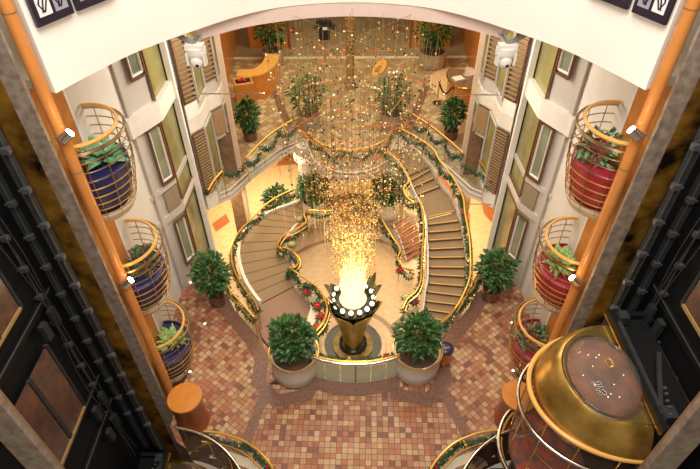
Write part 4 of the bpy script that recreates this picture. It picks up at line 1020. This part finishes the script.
# orange screens at the back
for s, side in SIDES:
    t = thing('folding_screen', 'orange wooden wall screen with dark oval at the far %s' % side, 'screen', (s*3.6,25.6,ZU), 'orange screens at the far end')
    mb = MB(); mb.box((s*3.9,25.6,ZU+1.6), (2.0,.1,3.2)); mb.build('panel', 'orange', t)
    mb = MB(); mb.tube([(s*3.8+.75*math.cos(a*PI/14), 25.5, ZU+2.2+.55*math.sin(a*PI/14)) for a in range(28)], .06, 6, True); mb.build('oval_ring', 'cloth', t)
    mb = MB(); mb.box((s*2.95,25.55,ZU+1.6), (.12,.14,3.2)); mb.build('edge_post', 'redwood', t)
# chair / ornament shapes far behind
for px, py, lab in ((296,31,'round chrome garment rack at the far left of the upper floor'),(398,30,'round chrome ornament at the far right of the upper floor')):
    c = P(px, py, z=ZU); r = thing('display_rack', lab, 'rack', c, 'racks on the far floor')
    mb = MB(); mb.lathe([(.35,0),(.33,.04)], c, 20); mb.build('base', 'chrome', r)
    mb = MB(); mb.tube([c, c+Vector((0,0,1.3))], .03, 8); mb.build('pole', 'chrome', r)
    mb = MB(); mb.tube([c+Vector((.4*math.cos(a*PI/12), .4*math.sin(a*PI/12), 1.3)) for a in range(24)], .025, 6, True); mb.build('ring', 'chrome', r, smooth=True)

# ================================================================== LITTER BIN
c = P(443, 363, z=0); b = thing('litter_bin', 'small copper litter bin with dark domed lid beside the right white planter', 'litter bin', c)
x, y = c.x, c.y
mb = MB(); mb.lathe([(.17,.08),(.19,.12),(.19,.62),(.17,.66)], c, 24); mb.build('body', 'bincopper', b, smooth=True)
mb = MB(); mb.lathe([(.20,.62),(.215,.66),(.20,.70),(.10,.74),(.001,.745)], c, 24); ld = mb.build('lid', 'binblue', b, smooth=True)
mb = MB(); mb.box((x+.01, y-.05, .752), (.15,.05,.012), .35); mb.build('flap', 'chrome', ld)
for k in range(3):
    a = -PI/2+k*2*PI/3; mb = MB(); mb.ball((x+.14*math.cos(a), y+.14*math.sin(a), .04), .04, 1); mb.build('foot', 'chrome', b, smooth=True)

# ================================================================== CCTV CAMERAS
for px, s, side in ((196,-1,'left'),(506,1,'right')):
    c = P(px, 52, Y=10.15); t = thing('security_camera', 'white dome security camera hung below the %s end of the pink soffit' % side, 'security camera', c, 'security cameras')
    mb = MB(); mb.box(c+Vector((0,-.02,.12)), (.36,.20,.10)); mb.build('mount_bracket', 'whitepl', t)
    mb = MB(); mb.lathe([(.20,.10),(.21,.0),(.19,-.10),(.12,-.15)], c, 24, math.radians(0), 2*PI, 1, .8); mb.build('housing', 'whitepl', t, smooth=True)
    mb = MB(); mb.ball(c+Vector((0,-.06,-.16)), .135, 3, (1,1,1.15)); h_ = mb.build('camera_head', 'whitepl', t, smooth=True)
    mb = MB(); mb.ball(c+Vector((.02,-.18,-.20)), .035, 2); mb.build('lens', 'cloth', h_, smooth=True)
    for q in (-1, 1):
        mb = MB(); mb.box(c+Vector((q*.165,-.05,-.10)), (.05,.16,.26)); mb.build('yoke_arm', 'whitepl', t)
    mb = MB(); mb.bar(c+Vector((0,0,.17)), c+Vector((s*.36,.12,.30)), .07, .07); mb.bar(c+Vector((0,0,.15)), Vector((s*3.0,10.6,8.15)), .07, .07); mb.build('arm', 'greyplastic', t)

# ================================================================== FRAMED TILE ART ON THE FASCIA
def fascia_pt(ratio, s):
    pts = [(x, y) for x, y in FA if x*s >= 0]
    for a, b in zip(pts, pts[1:]):
        ra, rb = abs(a[0])/a[1], abs(b[0])/b[1]
        if (ra-ratio)*(rb-ratio) <= 0: u = (ratio-ra)/(rb-ra); return (a[0]+(b[0]-a[0])*u, a[1]+(b[1]-a[1])*u)
    return pts[0] if s < 0 else pts[-1]
for s, side, fr_ in ((-1,'left',((.590,.513),(.505,.43))),(1,'right',((.596,.525),(.515,.44)))):
    for k, (r0, r1) in enumerate(fr_):
        a, b = fascia_pt(r0, s), fascia_pt(r1, s); d = Vector((b[0]-a[0], b[1]-a[1], 0)); L = d.length; d.normalize(); nrm = Vector((-d.y, d.x, 0))
        if nrm.dot(Vector((-a[0], -a[1]+6, 0))) < 0: nrm = -nrm
        zb = 9.42
        t = thing('art_panel', '%s purple black framed tile art panel on the white fascia at %s' % (('outer', 'inner')[k], side), 'artwork', (a[0], a[1], zb), 'framed tile art on the fascia')
        def bx(u0, u1, z0, z1, dep, th):
            A = Vector((a[0], a[1], 0))+d*(u0*L)+nrm*dep; B = Vector((a[0], a[1], 0))+d*(u1*L)+nrm*dep
            q = MB(); q.bar((A.x, A.y, zb+(z0+z1)/2), (B.x, B.y, zb+(z0+z1)/2), th, (z1-z0)); return q
        bx(0, 1, 0, 1.3, .07, .06).build('frame', 'artframe', t)
        for ci in range(2):
            for ri in range(2):
                u0, z0 = .12+.43*ci, .12+.6*ri; mm = ('artwhite','artgrey','artblue','artwhite')[(ci+2*ri+k) % 4]
                tl = bx(u0, u0+.34, z0, z0+.40, .105, .012).build('art_tile', mm, t)
                A = Vector((a[0], a[1], 0))+d*((u0+.17)*L)+nrm*.115
                q = MB(); w_ = .17*L*.7
                for (p0, p1) in (((-1,-.2),(.1,1)),((.1,1),(1,.1)),((1,.1),(-.1,-1)),((-.1,-1),(-1,-.2)),((-.6,-1),(.7,.9))):
                    P0 = A+d*(p0[0]*w_)+Vector((0,0,zb+z0+.2+p0[1]*.15)); P1 = A+d*(p1[0]*w_)+Vector((0,0,zb+z0+.2+p1[1]*.15)); q.bar(P0, P1, .01, .02)
                q.build('tile_motif', 'artframe', tl)

# glowing discs that paint bright glints on the tiles, the first a mirrored light
for px, py, lab in ((190,372,'painted reflection of light on the tiles below the bottom left blue planter'),(205,324,'small glowing glint on the tiles right of the middle left planter'),(191,283,'small glowing glint on the tiles at the foot of the left facade'),(512,323,'small glowing glint on the tiles left of the bottom right planter'),(516,283,'small glowing glint on the tiles at the foot of the right facade'),(513,371,'small glowing glint on the tiles lowest by the bottom right planter')):
    c = P(px, py, z=0); t = thing('floor_glint', lab, 'floor glint', c, 'bright glints on the tiles')
    mb = MB(); mb.lathe([(.06,.0),(.055,.015),(.04,.018)], c, 16); mb.build('ring', 'chrome', t)
    mb = MB(); mb.lathe([(.038,.015),(.03,.022),(.001,.024)], c, 16); mb.build('lens', 'floorglint', t)

# ================================================================== LIGHT
def area(name, loc, size, e, col, rot=(0,0,0), sy=None):
    d = bpy.data.lights.new(name, 'AREA'); d.energy = e; d.color = col; d.size = size
    if sy: d.shape = 'RECTANGLE'; d.size_y = sy
    o = bpy.data.objects.new(name, d); COL.objects.link(o); o.location = loc; o.rotation_euler = rot; return o
def point(name, loc, e, col, r=.15):
    d = bpy.data.lights.new(name, 'POINT'); d.energy = e; d.color = col; d.shadow_soft_size = r
    o = bpy.data.objects.new(name, d); COL.objects.link(o); o.location = loc; return o
area('atrium_light', (0,3.5,17), 7, 2000, (1,.94,.84), (math.radians(18),0,0))
area('far_ceiling_light', (0,20,8.3), 7, 840, (1,.86,.58), (0,0,0), 10)
for s in (-1, 1):
    area('lower_light', (s*3.6,17.6,1.1), 3.6, 225, (1,.80,.50))
    area('lower_light', (s*4.6,14.6,1.0), 1.2, 60, (1,.76,.40))
    area('side_light', (s*2.0,12.6,8.0), 2.0, 230, (1,.92,.80), (0,s*math.radians(-38),0))
    point('spot_glow', (s*4.3,7.3,4.5), 7, (1,.7,.35)); point('spot_glow', (s*4.3,7.3,8.0), 5, (1,.7,.35))
    point('gold_glow', (s*5.35,7.55,3), 14, (1,.6,.2)); point('gold_glow', (s*5.35,7.55,6.5), 14, (1,.6,.2))
point('chandelier_glow', (cx,cy,2.9), 90, (1,.72,.38), .5)
point('chandelier_glow', (cx,cy-.95,1.6), 35, (1,.72,.40), .3)
point('camera_flash', (0.1,.1,12.7), 620, (1,.96,.90), .25)
w = bpy.data.worlds.new('world'); scn.world = w; w.use_nodes = True
bg = w.node_tree.nodes['Background']; bg.inputs[0].default_value = (1,.80,.58,1); bg.inputs[1].default_value = .28
scn.view_settings.view_transform = 'Standard'; scn.view_settings.look = 'None'; scn.view_settings.exposure = 0; scn.view_settings.gamma = 1
